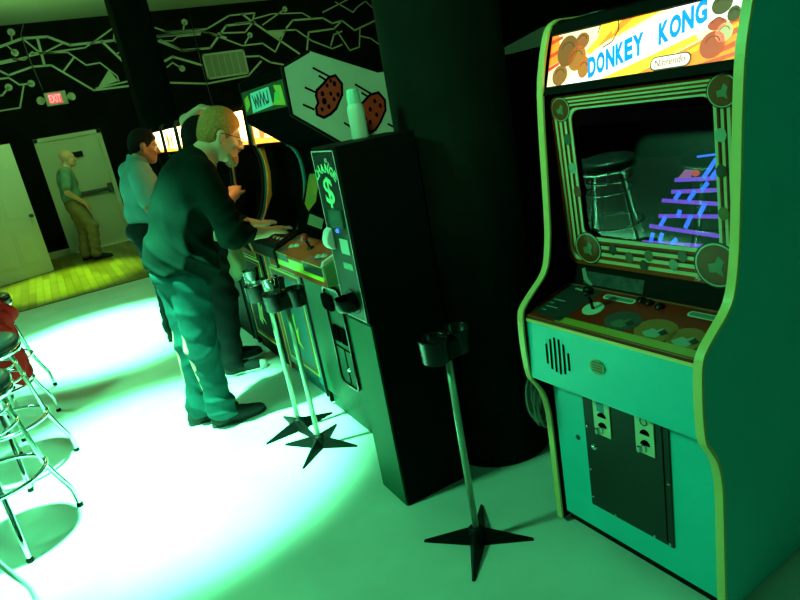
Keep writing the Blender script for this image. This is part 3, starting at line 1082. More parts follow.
for s in (1, -1):
    b = MB(); y0 = .30 * s
    b.prism(gout, XZ(y0, s), .02)
    sp = b.build('side_panel', M['cabwhite'] if s < 0 else M['black'], ga)
    b = MB(); edge_band(b, gfront[7:-4] if s > 0 else gfront[8:], min(y0, y0 + .02 * s) - .001, max(y0, y0 + .02 * s) + .001)
    b.build('edge_molding', M['teal'] if s > 0 else M['black'], sp)
    if s < 0:
        FR = ((0, -.321, 0), (1, 0, 0), (0, 0, 1), (0, -1, 0))
        blob1 = [(.045, 1.70), (.075, 1.72), (.105, 1.70), (.112, 1.655), (.095, 1.61), (.06, 1.565), (.025, 1.558), (.0, 1.585), (.008, 1.615), (.0, 1.645), (.015, 1.68)]

        def onp(x, y):
            r = K_ @ np.array([x - 400.0, y - 300.0, 632.0])
            t = 2.549 / r[1]
            return (float(t * r[0]) - GX, float(1.6 + t * r[2]))
        S_ = 709 / 130.0
        P_ = lambda L: [onp(270 + x / S_, 40 + y / S_) for x, y in L]
        bl1 = P_([(320, 205), (355, 195), (390, 240), (392, 300), (360, 375), (330, 405), (292, 425), (255, 408), (250, 370), (262, 345), (250, 305), (255, 275), (290, 240)])
        bl2 = P_([(545, 300), (590, 288), (625, 330), (628, 385), (600, 450), (575, 490), (535, 512), (500, 500), (492, 460), (505, 430), (490, 400), (498, 350)])
        F2 = ((0, -.3212, 0), (1, 0, 0), (0, 0, 1), (0, -1, 0))
        redp = nmat('red_brown_paint', (.80, .045, .02), .5)
        rays = ([(235, 155), (330, 205)], [(268, 198), (305, 222)], [(192, 262), (250, 288)], [(182, 355), (238, 380)], [(465, 245), (550, 295)], [(500, 290), (530, 310)], [(405, 455), (440, 475)], [(643, 460), (700, 490)])
        spots = ([(310, 250), 9], [(350, 240), 11], [(285, 295), 11], [(330, 295), 9], [(370, 300), 10], [(348, 325), 9], [(295, 335), 14], [(320, 365), 10], [(283, 380), 9], [(330, 225), 8], [(570, 335), 10], [(600, 360), 10], [(545, 380), 10], [(580, 410), 10], [(545, 450), 10], [(520, 430), 9])
        for gi, bl in enumerate((bl1, bl2)):
            art = MB(); art.prism(bl, FR, .001)
            a1 = art.build('spotted_shape', redp, sp)
            a1['label'] = 'red-brown spotted shape painted on the white side'
            ln = MB()
            for q in strip(bl, .0105, True):
                ln.prism(q, F2, .0014)
            for L in spots:
                if (L[0][0] > 430) == (gi == 1):
                    c_ = P_([L[0]])[0]
                    ln.prism(disc(c_[0], c_[1], L[1] * .00078, L[1] * .00105, 8), F2, .0014)
            ln.build('black_outline', M['deep'], a1)
        for L in rays:
            ln = MB()
            for q in strip(P_(L), .0085):
                ln.prism(q, F2, .0014)
            ln.build('black_ray', M['deep'], sp)
b = MB(); b.box(.0, .02, -.30, .30, .10, .86)
b.box(.02, .06, -.30, .30, .0, .10)
gf = b.build('front_panel', M['satin'], ga)
b = MB(); b.box(.73, .75, -.30, .30, .02, 1.70); b.prism([(-.07, 1.775), (.035, 1.82), (.33, 1.695), (.73, 1.695), (.73, 1.675), (.33, 1.675), (.035, 1.80)], XZ(-.30, 1), .60)
b.prism([(.07, 1.475), (-.096, 1.604), (-.08, 1.608), (.09, 1.487)], XZ(-.30, 1), .60)
b.prism([(-.096, 1.748), (-.092, 1.79), (-.07, 1.79), (-.07, 1.748)], XZ(-.30, 1), .60); b.box(-.096, -.07, -.30, .30, 1.604, 1.64)
b.build('carcass', M['deep'], ga)
# marquee
b = MB(); b.box(-.094, -.085, -.30, .30, 1.64, 1.748)
gm = b.build('marquee', nmat('marquee_art_dark', (.02, .05, .02), .4, emit=(.02, .05, .02), es=.15, spec=.1), ga)
GMF = ((-.0945, .30, 1.638), (0, -1, 0), (0, 0, 1), (-1, 0, 0))
deco('art_yellow', (.40, .38, .05), [[(.02, .015), (.10, .045), (.09, .09), (.03, .075)]], gm, GMF)
deco('art_yellow', (.40, .38, .05), [[(.40, .022), (.57, .01), (.56, .09), (.47, .098), (.50, .05)]], gm, GMF)
deco('art_green', (.12, .40, .10), [[(.44, .035), (.52, .035), (.53, .075), (.47, .068)]], gm, GMF, .0006, .0007)
deco('title_plate', (.18, .52, .50), [[(.12, .006), (.42, .020), (.41, .098), (.14, .094)]], gm, GMF, .0006, .0014, glow('plate_teal', (.16, .50, .46), .10))
deco('title_marks', (.02, .02, .06), strip([(.165, .078), (.185, .027), (.20, .07), (.225, .03), (.238, .08), (.262, .03), (.285, .085), (.31, .034), (.33, .08), (.345, .036), (.375, .040), (.382, .084)], .012), gm, GMF, .0006, .0021)
# screen
b = MB(); b.prism([(.02, 1.015), (.155, 1.30), (.15, 1.42), (.07, 1.475), (.09, 1.487), (.20, 1.42), (.2, 1.28), (.06, 1.0)], XZ(-.30, 1), .60)
b.build('screen', M['screen'], ga)
SV = Vector((.135, 0, .285)).normalized()
SF = ((GX * 0 + .0195, 0, 1.0155), (0, -1, 0), SV, (-SV.z, 0, SV.x))
deco('bezel_art', (.17, .16, .015), [[(-.28, .30), (-.25, .365), (-.19, .36), (-.14, .30), (-.12, .18), (-.19, .125), (-.26, .16)]], ga, SF)
deco('bezel_art_ring', (.08, .20, .05), strip([(-.235, .32), (-.19, .315), (-.165, .25), (-.18, .18), (-.22, .185), (-.245, .25)], .014, True), ga, SF, .0006, .0007)
deco('bezel_card', (.14, .17, .10), [[(-.17, .06), (.02, .05), (.02, .10), (-.17, .115)]], ga, SF)
# control panel
GC0 = Vector((-.112, .318, .955)); GCV = Vector((.16, 0, .055)).normalized(); GCF = (GC0, (0, -1, 0), GCV, (-GCV.z, 0, GCV.x))
b = MB(); b.prism([(-.11, .855), (-.112, .955), (.05, 1.012), (.05, .855)], XZ(-.322, 1), .644, bev=.004)
gc = b.build('control_panel', M['brick'], ga)
deco('top_blocks', (.05, .04, .04), [[(.03, .002), (.13, .002), (.13, .05), (.03, .05)]], gc, GCF, .0006, .0004)
deco('top_blocks', (.05, .04, .04), [[(.40, .002), (.60, .002), (.60, .05), (.42, .05)]], gc, GCF, .0006, .0004)
deco('top_blocks', (.05, .04, .04), [[(.02, .10), (.25, .10), (.22, .165), (.02, .165)]], gc, GCF, .0006, .0004)
deco('top_blocks', (.05, .04, .04), [[(.48, .08), (.63, .08), (.63, .165), (.5, .165)]], gc, GCF, .0006, .0004)
b = MB(); b.prism([(-.106, .858), (-.108, .952), (.045, 1.006), (.045, .858)], XZ(-.326, 1), .0045)
b.build('end_plate', nmat('end_plate_paint', (.20, .42, .16), .45), gc)
GLF = ((-.1125, .318, .855), (0, -1, 0), (0, 0, 1), (-1, 0, 0))
deco('front_yellow', (.50, .62, .04), [[(.02, .03), (.20, .03), (.20, .06), (.02, .06)], [(.20, .03), (.40, .03), (.40, .082), (.20, .082)], [(.40, .03), (.635, .03), (.635, .05), (.40, .05)]], gc, GLF, .0006, .0012)
deco('front_dark', (.03, .03, .03), [[(.02, .062), (.195, .062), (.195, .098), (.02, .098)]], gc, GLF, .0006, .0012)
deco('front_dark', (.03, .03, .03), [[(.405, .052), (.635, .052), (.635, .098), (.405, .098)]], gc, GLF, .0006, .0012)
deco('yellow_lines', (.60, .50, .05), strip([(.40, .03), (.40, .098), (.635, .098)], .004) + strip([(.02, .098), (.195, .098)], .004), gc, GLF, .0006, .0020)
b = MB(); q = GC0 + Vector((0, -.33, 0)) + GCV * .085
nn = Vector((-GCV.z, 0, GCV.x))
b.lathe([(0, .012), (.016, .010), (.019, 0)], tuple(q), 18); b.tube([q, q + nn * .05], .006, 8)
js = b.build('joystick', M['gloss'], gc)
b = MB(); b.lathe([(0, -.019)] + [(.019 * math.cos(R(a)), .019 * math.sin(R(a))) for a in range(-75, 90, 15)] + [(0, .019)], tuple(q + nn * .065), 18)
b.build('joystick_ball', M['red'], js)
for (u, v) in [(.13, .06), (.17, .075), (.50, .05), (.54, .065)]:
    b = MB(); q = GC0 + Vector((0, -u, 0)) + GCV * v
    b.lathe([(0, .012), (.011, .011), (.013, .006), (.018, .004), (.019, 0)], tuple(q), 16)
    b.build('button', nmat('pale_button', (.5, .55, .45), .3), gc)
b = MB(); b.tube([(-.118, .30, .865), (-.122, .30, .95), (-.105, .30, .985), (.03, .30, 1.03)], .008, 8)
b.build('edge_rail', M['plastic'], gc)
# coin door
b = MB(); frame_prism(b, rrect(-.20, .015, .25, .79, .04, 5), rrect(-.188, .003, .262, .778, .034, 5), ((-.003, 0, 0), (0, 1, 0), (0, 0, 1), (-1, 0, 0)), .012)
cdg = b.build('coin_door', M['gloss'], gf)
b = MB(); b.prism(rrect(-.188, .003, .262, .778, .034, 5), ((.001, 0, 0), (0, 1, 0), (0, 0, 1), (-1, 0, 0)), .006)
b.build('coin_door_plate', M['satin'], cdg)
b = MB(); b.prism(rrect(-.09, .045, .66, .745, .03, 5), ((-.004, 0, 0), (0, 1, 0), (0, 0, 1), (-1, 0, 0)), .014)
b.build('coin_plate', M['deep'], cdg)
b = MB()
for y in (-.135, -.055):
    b.box(-.016, -.004, y - .03, y + .03, .50, .585, .004)
b.build('coin_return', M['deep'], cdg)
b = MB(); b.box(-.008, -.003, -.18, -.005, .46, .468); b.box(-.008, -.003, -.10, -.093, .27, .46)
b.build('door_seam', M['deep'], cdg)
b = MB(); b.lathe([(0, .01), (.009, .009), (.013, 0)], n=14, M=Matrix.Translation((-.004, -.10, .35)) @ Matrix.Rotation(R(-90), 4, 'Y'))
b.build('lock', M['chrome'], cdg)

# ------------------------------------------------------------------ the rest of the row
def row_cabinet(y, x0, label, edge, face, mcol, ms, art):
    t = thing('arcade_cabinet', label, 'arcade cabinet', (x0, y, 0), 0, 'arcade cabinets in the row along the wall')
    fr = [(0, .02), (0, .80), (-.06, .85), (-.075, .93), (-.06, .965), (0, .99)] + smooth_path([(.0, .99), (.06, 1.03), (.115, 1.15), (.145, 1.28), (.15, 1.38), (.13, 1.46)], 1) + [(.11, 1.475), (.12, 1.70), (.15, 1.74)]
    ol = fr + [(.75, 1.74), (.75, .02)]
    for s in (1, -1):
        q = MB(); y0 = .295 * s
        q.prism(ol, XZ(y0, s), .02)
        sp = q.build('side_panel', M['teal'], t)
        q = MB(); edge_band(q, fr, min(y0, y0 + .02 * s) - (.010 if s > 0 else .001), max(y0, y0 + .02 * s) + .001, .004, .046 if s > 0 else .008)
        em = q.build('edge_molding', edge if s > 0 else M['black'], sp)
        if s > 0:
            q = MB(); edge_band(q, fr, y0 - .012, y0 - .002, -.040, .058)
            q.build('edge_rim', M['teal'], em)
    q = MB(); q.box(0, .02, -.295, .295, .08, .83); q.box(.02, .05, -.295, .295, 0, .08)
    fp = q.build('front_panel', face, t)
    FR = ((-.0005, .295, .08), (0, -1, 0), (0, 0, 1), (-1, 0, 0))
    if art:
        deco('panel_border', None, strip([(.05, .05), (.54, .05), (.54, .66), (.05, .66)], .014, True), fp, FR, .0006, 0, M['yellow'])
        deco('panel_border_red', None, strip([(.075, .075), (.515, .075), (.515, .635), (.075, .635)], .009, True), fp, FR, .0006, 0, M['brick'])
        deco('panel_flame', (.5, .6, .05), [[(.20, .18), (.24, .30), (.21, .36), (.27, .45), (.26, .36), (.31, .40), (.29, .28), (.34, .32), (.31, .22), (.36, .17), (.28, .20), (.26, .15)]], fp, FR, .0006)
        deco('panel_block', None, [[(.10, .69), (.50, .69), (.50, .735), (.10, .735)]], fp, FR, .0006, 0, M['brick'])
        deco('panel_block_border', None, strip([(.09, .68), (.51, .68), (.51, .745), (.09, .745)], .008, True), fp, FR, .0006, .0007, M['yellow'])
    q = MB(); q.prism([(-.06, .85), (-.073, .925), (-.06, .955), (.02, .985), (.04, .85)], XZ(-.295, 1), .59)
    cpn = q.build('control_panel', M['black'], t)
    q = MB(); q.tube([(-.02, .08, .965), (-.025, .08, 1.02)], .006, 8)
    q.lathe([(0, -.018)] + [(.018 * math.cos(R(a)), .018 * math.sin(R(a))) for a in range(-75, 90, 15)] + [(0, .018)], (-.025, .08, 1.03), 14)
    q.build('joystick', M['red'], cpn)
    q = MB()
    for yy in (-.08, -.14, -.20):
        q.lathe([(0, .012), (.011, .011), (.014, .0)], (-.02, yy, .965), 12)
    q.build('buttons', M['white'], cpn)
    q = MB(); q.prism([(.02, .985), (.135, 1.16), (.16, 1.30), (.155, 1.47), (.20, 1.47), (.21, 1.30), (.05, .97)], XZ(-.295, 1), .59)
    q.build('screen', M['screen'], t)
    q = MB(); q.box(.73, .75, -.295, .295, .02, 1.74); q.box(.14, .75, -.295, .295, 1.70, 1.735); q.box(.115, .3, -.295, .295, 1.455, 1.475)
    q.build('carcass', M['deep'], t)
    q = MB(); q.prism([(.112, 1.48), (.12, 1.685), (.135, 1.685), (.127, 1.48)], XZ(-.29, 1), .58)
    mqq = q.build('marquee', glow('row_marquee', mcol, ms), t)
    MF = ((.1115, .29, 1.48), (0, -1, 0), Vector((.008, 0, .205)).normalized(), (-1, 0, .039))
    deco('marquee_art', None, [[(.10, .03), (.18, .02), (.24, .10), (.20, .18), (.12, .15)], [(.30, .05), (.36, .03), (.40, .12), (.33, .14)]], mqq, MF, .0006, 0, glow('marquee_art_red', (.9, .22, .04), 1.6))
    deco('marquee_art_band', None, [[(.0, .0), (.58, .0), (.58, .02), (.0, .035)]], mqq, MF, .0006, 0, glow('marquee_art_orange', (1.0, .42, .05), 1.8))
    return t


WARM = (1.0, .62, .16)
PALE = (1.0, .80, .42)
row_cabinet(3.565, 1.08, 'teal cabinet with yellow bordered front and lit marquee, next beyond the white sided cabinet', M['orange'], M['teal'], WARM, 4.5, True)
row_cabinet(4.28, 1.08, 'cabinet with bright yellow lit marquee right before the bearded man\'s face', M['black'], M['black'], WARM, 13, True)
row_cabinet(5.02, 1.08, 'cabinet hidden behind the bearded man\'s head, third beyond the white sided cabinet', M['black'], M['black'], WARM, 9, False)
row_cabinet(5.755, 1.08, 'cabinet whose small lit marquee shows just left of the raised arm', M['black'], M['black'], WARM, 15, False)
row_cabinet(6.49, 1.08, 'cabinet whose lit marquee is the middle one of the three small distant ones', M['black'], M['black'], PALE, 3.6, False)
row_cabinet(7.22, 1.08, 'farthest cabinet of the row, pale marquee by the blue polo man\'s face', M['black'], M['black'], PALE, 4.2, False)

# ------------------------------------------------------------------ change machine on its stand
TX0, TX1, TY0, TY1 = .90, 1.225, 2.05, 2.262
b = MB(); b.box(.012, TX1 - TX0, TY0, TY1, 0, .808, .003)
M['stand'] = nmat('grey_metal_front', (.02, .12, .065), .55, .0, spec=.08)
pd = thing('machine_stand', 'tall narrow black stand with a pale metal front, under the change machine', 'stand', (TX0, 0, 0))
b.build('body', M['black'], pd)
b = MB(); b.box(.004, .0125, TY0 + .003, TY1 - .003, .004, .804, .002)
b.build('front_plate', M['stand'], pd)
cm = thing('change_machine', 'narrow black change machine with a green dollar sign on its front', 'change machine', (TX0, 0, .809))
b = MB(); b.box(0, TX1 - TX0, TY0 - .004, TY1 + .002, 0, .668, .006)
b.build('body', M['black'], cm)
CF = ((-.0005, TY1 - .004, .012), (0, -1, 0), (0, 0, 1), (-1, 0, 0))
CW, CH = .20, .645
b = MB(); b.prism([(0, 0), (CW, 0), (CW, CH), (0, CH)], CF, .003)
cf = b.build('front_panel', nmat('machine_face', (.010, .035, .020), .3, .2), cm)
deco('panel_outline', (.55, .6, .52), strip([(.003, .003), (CW - .003, .003), (CW - .003, CH - .003), (.003, CH - .003)], .0035, True), cf, CF, .001, .003)
lt = MB()
word = 'CHANGE'
for i, ch in enumerate(word):
    a = R(150 - 24 * i)
    cx, cz, rad = .095, .525, .072

    def fm(s, t, a=a):
        w, h = .030, .034
        dx, dy = (s - .5) * w, t * h
        ux, uy = math.sin(a), -math.cos(a)
        return (cx + math.cos(a) * (rad * 1.15 + dy) * .95 + ux * dx, cz + math.sin(a) * (rad * .55 + dy) + uy * dx)
    lettering(lt, ch, CF, fm, bold=.03, th=.001)
for vv in lt.bm.verts:
    vv.co.x -= .003
lt.build('arched_lettering', nmat('green_ink', (.30, .75, .40), .5), cf)
lt = MB(); lettering(lt, '$', CF, lambda s, t: (.055 + .08 * s - .0 * t, .435 + .115 * t), bold=.015, th=.001)
for vv in lt.bm.verts:
    vv.co.x -= .003
lt.build('dollar_sign', nmat('dollar_ink', (.28, .72, .38), .5), cf)
deco('small_emblem', (.25, .3, .2), [disc(.12, .61, .012, .009), disc(.14, .595, .007, .01)], cf, CF, .001, .003)
b = MB(); b.box(-.012, -.003, TY1 - .18, TY1 - .06, .375, .445, .004)
b.build('display_window', nmat('window_dark', (.03, .09, .07), .15), cf)
b = MB(); b.lathe([(0, .008), (.006, .007), (.009, 0)], n=12, M=Matrix.Translation((-.003, 2.157, 1.171 - .809)) @ Matrix.Rotation(R(-90), 4, 'Y'))
b.build('blue_lamp', glow('blue_led', (.04, .10, 1.0), 2.5), cf)
b = MB(); b.prism([(-.003, .37), (-.022, .358), (-.034, .33), (-.034, .305), (-.02, .287), (-.003, .283)], XZ(2.208, 1), .05, bev=.004)
b.build('bill_slot', M['white'], cf)
b = MB(); b.box(-.006, -.003, 2.085, 2.158, .275, .333, .001)
b.build('label_sticker', nmat('pale_sticker', (.35, .5, .4), .5), cf)
b = MB(); b.box(-.006, -.003, 2.085, 2.165, .215, .24, .001)
b.build('lower_sticker', nmat('green_sticker', (.22, .42, .28), .5), cf)
b = MB(); b.prism(disc(.105, .068, .062, .05, 20), CF, .006)
b.lathe([(.05, 0), (.052, -.035), (.045, -.05), (0, -.052)], (-.025, TY1 - .109, .105), 18)
b.build('coin_cup', M['gloss'], cf)

bo = thing('bottle', 'white plastic bottle standing on top of the change machine', 'bottle', (1.086, 2.209, 1.477))
b = MB(); b.lathe([(0, 0), (.030, 0), (.032, .004), (.032, .105), (.029, .120), (.025, .126)], n=24)
b.build('body', nmat('white_bottle', (.66, .70, .62), .4), bo)
b = MB(); b.lathe([(.025, .126), (.0255, .15), (.022, .172), (.021, .178), (0, .18)], n=24)
b.build('cap', nmat('translucent_cap', (.40, .70, .60), .3), bo)

# dark cabinet behind, by the round pillar
dc = thing('arcade_cabinet', 'unlit black cabinet in the gap between the round pillar and the light blue cabinet', 'arcade cabinet', (1.80, 1.98, 0))
b = MB(); b.box(0, .7, -.30, .30, 0.02, 1.68, .004)
b.build('body', M['deep'], dc)
b = MB(); b.prism([(-.31, 1.690), (-.31, 1.745 + .012), (-.03, 1.752), (.22, 1.71), (.22, 1.684)], ((-.008, 0, 0), (0, 1, 0), (0, 0, 1), (1, 0, 0)), .3)
b.build('top_board', nmat('grey_board', (.14, .17, .15), .7), dc)

# coiled cable on the side of the blue cabinet
b = MB()
pp = []
for i in range(90):
    a = i * .42
    pp.append((1.30 + .030 * math.cos(a) + .0006 * i * .4, 1.625 + .022 * math.sin(a * .37), .50 + .085 * math.sin(a) - .0005 * i))
b.tube([(1.335, 1.592, .66), (1.31, 1.61, .62)] + pp + [(1.36, 1.64, .38), (1.40, 1.66, .2), (1.46, 1.68, .02), (1.6, 1.70, .008)], .006, 8)
tag(b.build('cable_coil', nmat('grey_cord', (.20, .24, .2), .35)), 'coil of grey cord hanging on the left side of the light blue cabinet', 'cable')

# ------------------------------------------------------------------ cup-holder stands
def cup_stand(loc, rot, hrot, label):
    t = thing('drink_stand', label, 'drink stand', loc, 0, 'star footed drink stands')
    b = MB()
    b.lathe([(0, .0), (.03, .0), (.03, .055), (.02, .065), (0, .066)], n=18)
    b.build('hub', M['plastic'], t)
    for i in range(4):
        q = MB()
        Mz = Matrix.Rotation(rot + i * math.pi / 2, 4, 'Z')
        tt = bmesh.new()
        vs = [(.0, -.03, .0), (.205, -.006, 0), (.205, .006, 0), (.0, .03, 0), (.0, -.006, .064), (.203, -.002, .008), (.203, .002, .008), (.0, .006, .064)]
        V = [tt.verts.new(v) for v in vs]
        for f in ((0, 3, 2, 1), (4, 5, 6, 7), (0, 1, 5, 4), (1, 2, 6, 5), (2, 3, 7, 6), (3, 0, 4, 7)):
            tt.faces.new([V[k] for k in f])
        bmesh.ops.recalc_face_normals(tt, faces=list(tt.faces))
        tt.transform(Mz)
        q._merge(tt)
        q.build('foot', M['plastic'], t)
    q = MB(); q.tube([(0, 0, .05), (0, 0, .76)], .0125, 14)
    q.build('pole', nmat('pale_pole', (.40, .48, .36), .35, .3), t)
    h = MB()
    Mh = Matrix.Rotation(hrot, 4, 'Z')
    h.box(-.048, .048, -.042, .042, .752, .825, .012, M=Mh)
    hold = h.build('holder_bridge', M['plastic'], t)
    for s in (-1, 1):
        q = MB()
        q.lathe([(0, .753), (.042, .753), (.048, .759), (.051, .832), (.054, .838), (.051, .842), (.045, .836), (.042, .77), (0, .768)], (s * .050, 0, 0), 26, M=Mh)
        q.build('cup_ring', M['gloss'], t)
    return t


cup_stand((.82, 3.06, 0), R(6), R(-16), 'farther of the two drink stands set together before the teal cabinet')
cup_stand((.83, 2.80, 0), R(42), R(-16), 'nearer of the two drink stands set together before the white sided cabinet')
cup_stand((1.0, 1.69, 0), R(-41), R(10), 'lone empty drink stand between the change machine and the light blue cabinet')


def cup(x, y, z, label):
    t = thing('plastic_cup', label, 'cup', (x, y, z), 0, 'clear plastic cups')
    b = MB(); b.lathe([(0, 0), (.030, 0), (.031, .003), (.0415, .145), (.043, .147), (.0405, .148), (.039, .142), (.0285, .005), (0, .004)], n=26)
    b.build('cup_wall', M['cup'], t)
    b = MB(); b.lathe([(0, .006), (.028, .006), (.0345, .080), (.0, .084)], n=20)
    b.build('ice', M['liquid'], t)


cup(.82 - .05 * math.cos(R(-16)), 3.06 - .05 * math.sin(R(-16)), .7695, 'clear plastic cup in the farther of the paired drink stands')
cup(.83 - .05 * math.cos(R(-16)), 2.80 - .05 * math.sin(R(-16)), .7695, 'clear plastic cup in the nearer of the paired drink stands')

# ------------------------------------------------------------------ chrome bar stools
M['vinyl'] = nmat('black_vinyl', (.008, .009, .009), .3, bump=.08, bscale=90, spec=.2)


def stool(loc, rz, label):
    t = thing('bar_stool', label, 'bar stool', loc, rz, 'chrome bar stools')
    b = MB(); b.lathe([(0, .70), (.18, .70), (.196, .712), (.203, .735), (.198, .758), (.175, .772), (.10, .779), (0, .78)], n=36)
    b.build('seat', M['vinyl'], t)
    b = MB(); b.lathe([(.15, .685), (.196, .688), (.2035, .70), (.204, .715), (.197, .718), (.15, .70)], n=36)
    b.build('seat_band', M['chrome'], t)
    for nm, r_, z in (('upper_ring', .150, .62), ('upper_ring', .165, .545), ('foot_ring', .205, .30)):
        b = MB(); b.tube([(r_ * math.cos(2 * math.pi * i / 36), r_ * math.sin(2 * math.pi * i / 36), z) for i in range(36)], .0105 if nm == 'foot_ring' else .007, 10, True)
        b.build(nm, M['chrome'], t)
    for i in range(4):
        a = i * math.pi / 2
        c_, s_ = math.cos(a), math.sin(a)
        pr = smooth_path([(.11, .695), (.135, .66), (.148, .60), (.19, .33), (.197, .285), (.225, .20), (.258, .12), (.266, .09), (.270, .012)], 1)
        b = MB(); b.tube([(r_ * c_, r_ * s_, z) for r_, z in pr], .0115, 10)
        lg = b.build('leg', M['chrome'], t)
        b = MB(); b.lathe([(0, 0), (.015, 0), (.016, .012), (.0125, .02), (0, .02)], (.270 * c_, .270 * s_, 0), 12)
        b.build('foot_cap', M['plastic'], lg)
    return t


st = stool((-.555, 3.15, 0), R(10), 'second chrome bar stool from the camera, its seat just inside the left edge')
dup(st, (-.535, 3.84, 0), R(6), 'third chrome bar stool from the camera, seat rim showing below the red jacket')
dup(st, (-.60, 4.58, 0), R(12), 'chrome bar stool with the red jacket hanging on it')
dup(st, (-.61, 5.22, 0), R(4), 'farthest chrome bar stool, beyond the red jacket')
dup(st, (-.73, 2.44, 0), R(19), 'nearest chrome bar stool, only a leg showing in the bottom left corner')

# red jacket hung on a stool
sj = Sdf(.008)
sj.ell((-.50, 4.50, .60), (.085, .17, .20), k=.04).ell((-.455, 4.50, .45), (.065, .19, .14), k=.06).ell((-.55, 4.52, .795), (.15, .17, .035), k=.05).ell((-.45, 4.60, .70), (.06, .10, .14), k=.05)
sj.cone((-.45, 4.38, .66), (-.42, 4.40, .40), .05, .04, k=.03).cone((-.43, 4.38, .44), (-.405, 4.44, .40), .035, .03, k=.03)
sj.ell((-.425, 4.56, .74), (.05, .13, .06), k=.04).cone((-.46, 4.40, .745), (-.40, 4.62, .745), .045, .045, k=.03)
sj.dispf = lambda X, Y, Z: .007 * np.sin(Y * 48 + 6 * np.sin(Z * 9) + X * 10) + .004 * np.sin(Z * 37 + Y * 21)
tj = thing('jacket', 'red jacket hanging over the side of a chrome bar stool', 'jacket', (-.45, 4.52, .32))
sj.build('cloth', nmat('red_cloth', (.55, .012, .012), .9, spec=.03, bump=.15, bscale=300), tj)

# ------------------------------------------------------------------ people
M['skin'] = nmat('skin', (.72, .34, .22), .5, var=.06, scale=30)
M['skin_dark'] = nmat('dark_skin', (.26, .09, .045), .42, var=.06, scale=30)
M['jeans'] = nmat('blue_denim', (.007, .055, .056), .85, var=.18, scale=9, bump=.15, bscale=420, spec=.06)
M['dark_pants'] = nmat('dark_denim', (.008, .013, .014), .85, var=.2, scale=9, bump=.12, bscale=420, spec=.06)
M['khaki'] = nmat('khaki_cotton', (.26, .19, .10), .85, var=.1, scale=9, spec=.06)
M['jacket'] = nmat('dark_green_fleece', (.002, .011, .009), .9, var=.15, scale=12, bump=.12, bscale=350, spec=.06)
M['polo'] = nmat('light_blue_cotton', (.10, .21, .22), .8, var=.06, scale=12, spec=.06)
M['teal_shirt'] = nmat('grey_teal_cotton', (.17, .30, .26), .85, var=.08, scale=10, spec=.06)
M['pale_shirt'] = nmat('pale_olive_cotton', (.42, .44, .26), .85, var=.08, scale=10, spec=.06)
M['hair_fair'] = nmat('fair_hair', (.46, .17, .05), .7, var=.3, scale=90, bump=.3, bscale=260, spec=.15)
M['hair_black'] = nmat('black_hair', (.006, .005, .005), .8, var=.3, scale=90, bump=.3, bscale=260, spec=.08)
M['shoe'] = nmat('dark_suede', (.022, .028, .028), .7, var=.15, scale=30, spec=.06)
M['sole'] = nmat('dark_rubber', (.03, .035, .03), .7, spec=.06)
M['sole_pale'] = nmat('pale_rubber', (.6, .6, .55), .6)


def frame_of(f, u):
    f = Vector(f).normalized()
    u = Vector(u)
    u = (u - f * u.dot(f)).normalized()
    l = u.cross(f)
    return f, l, u


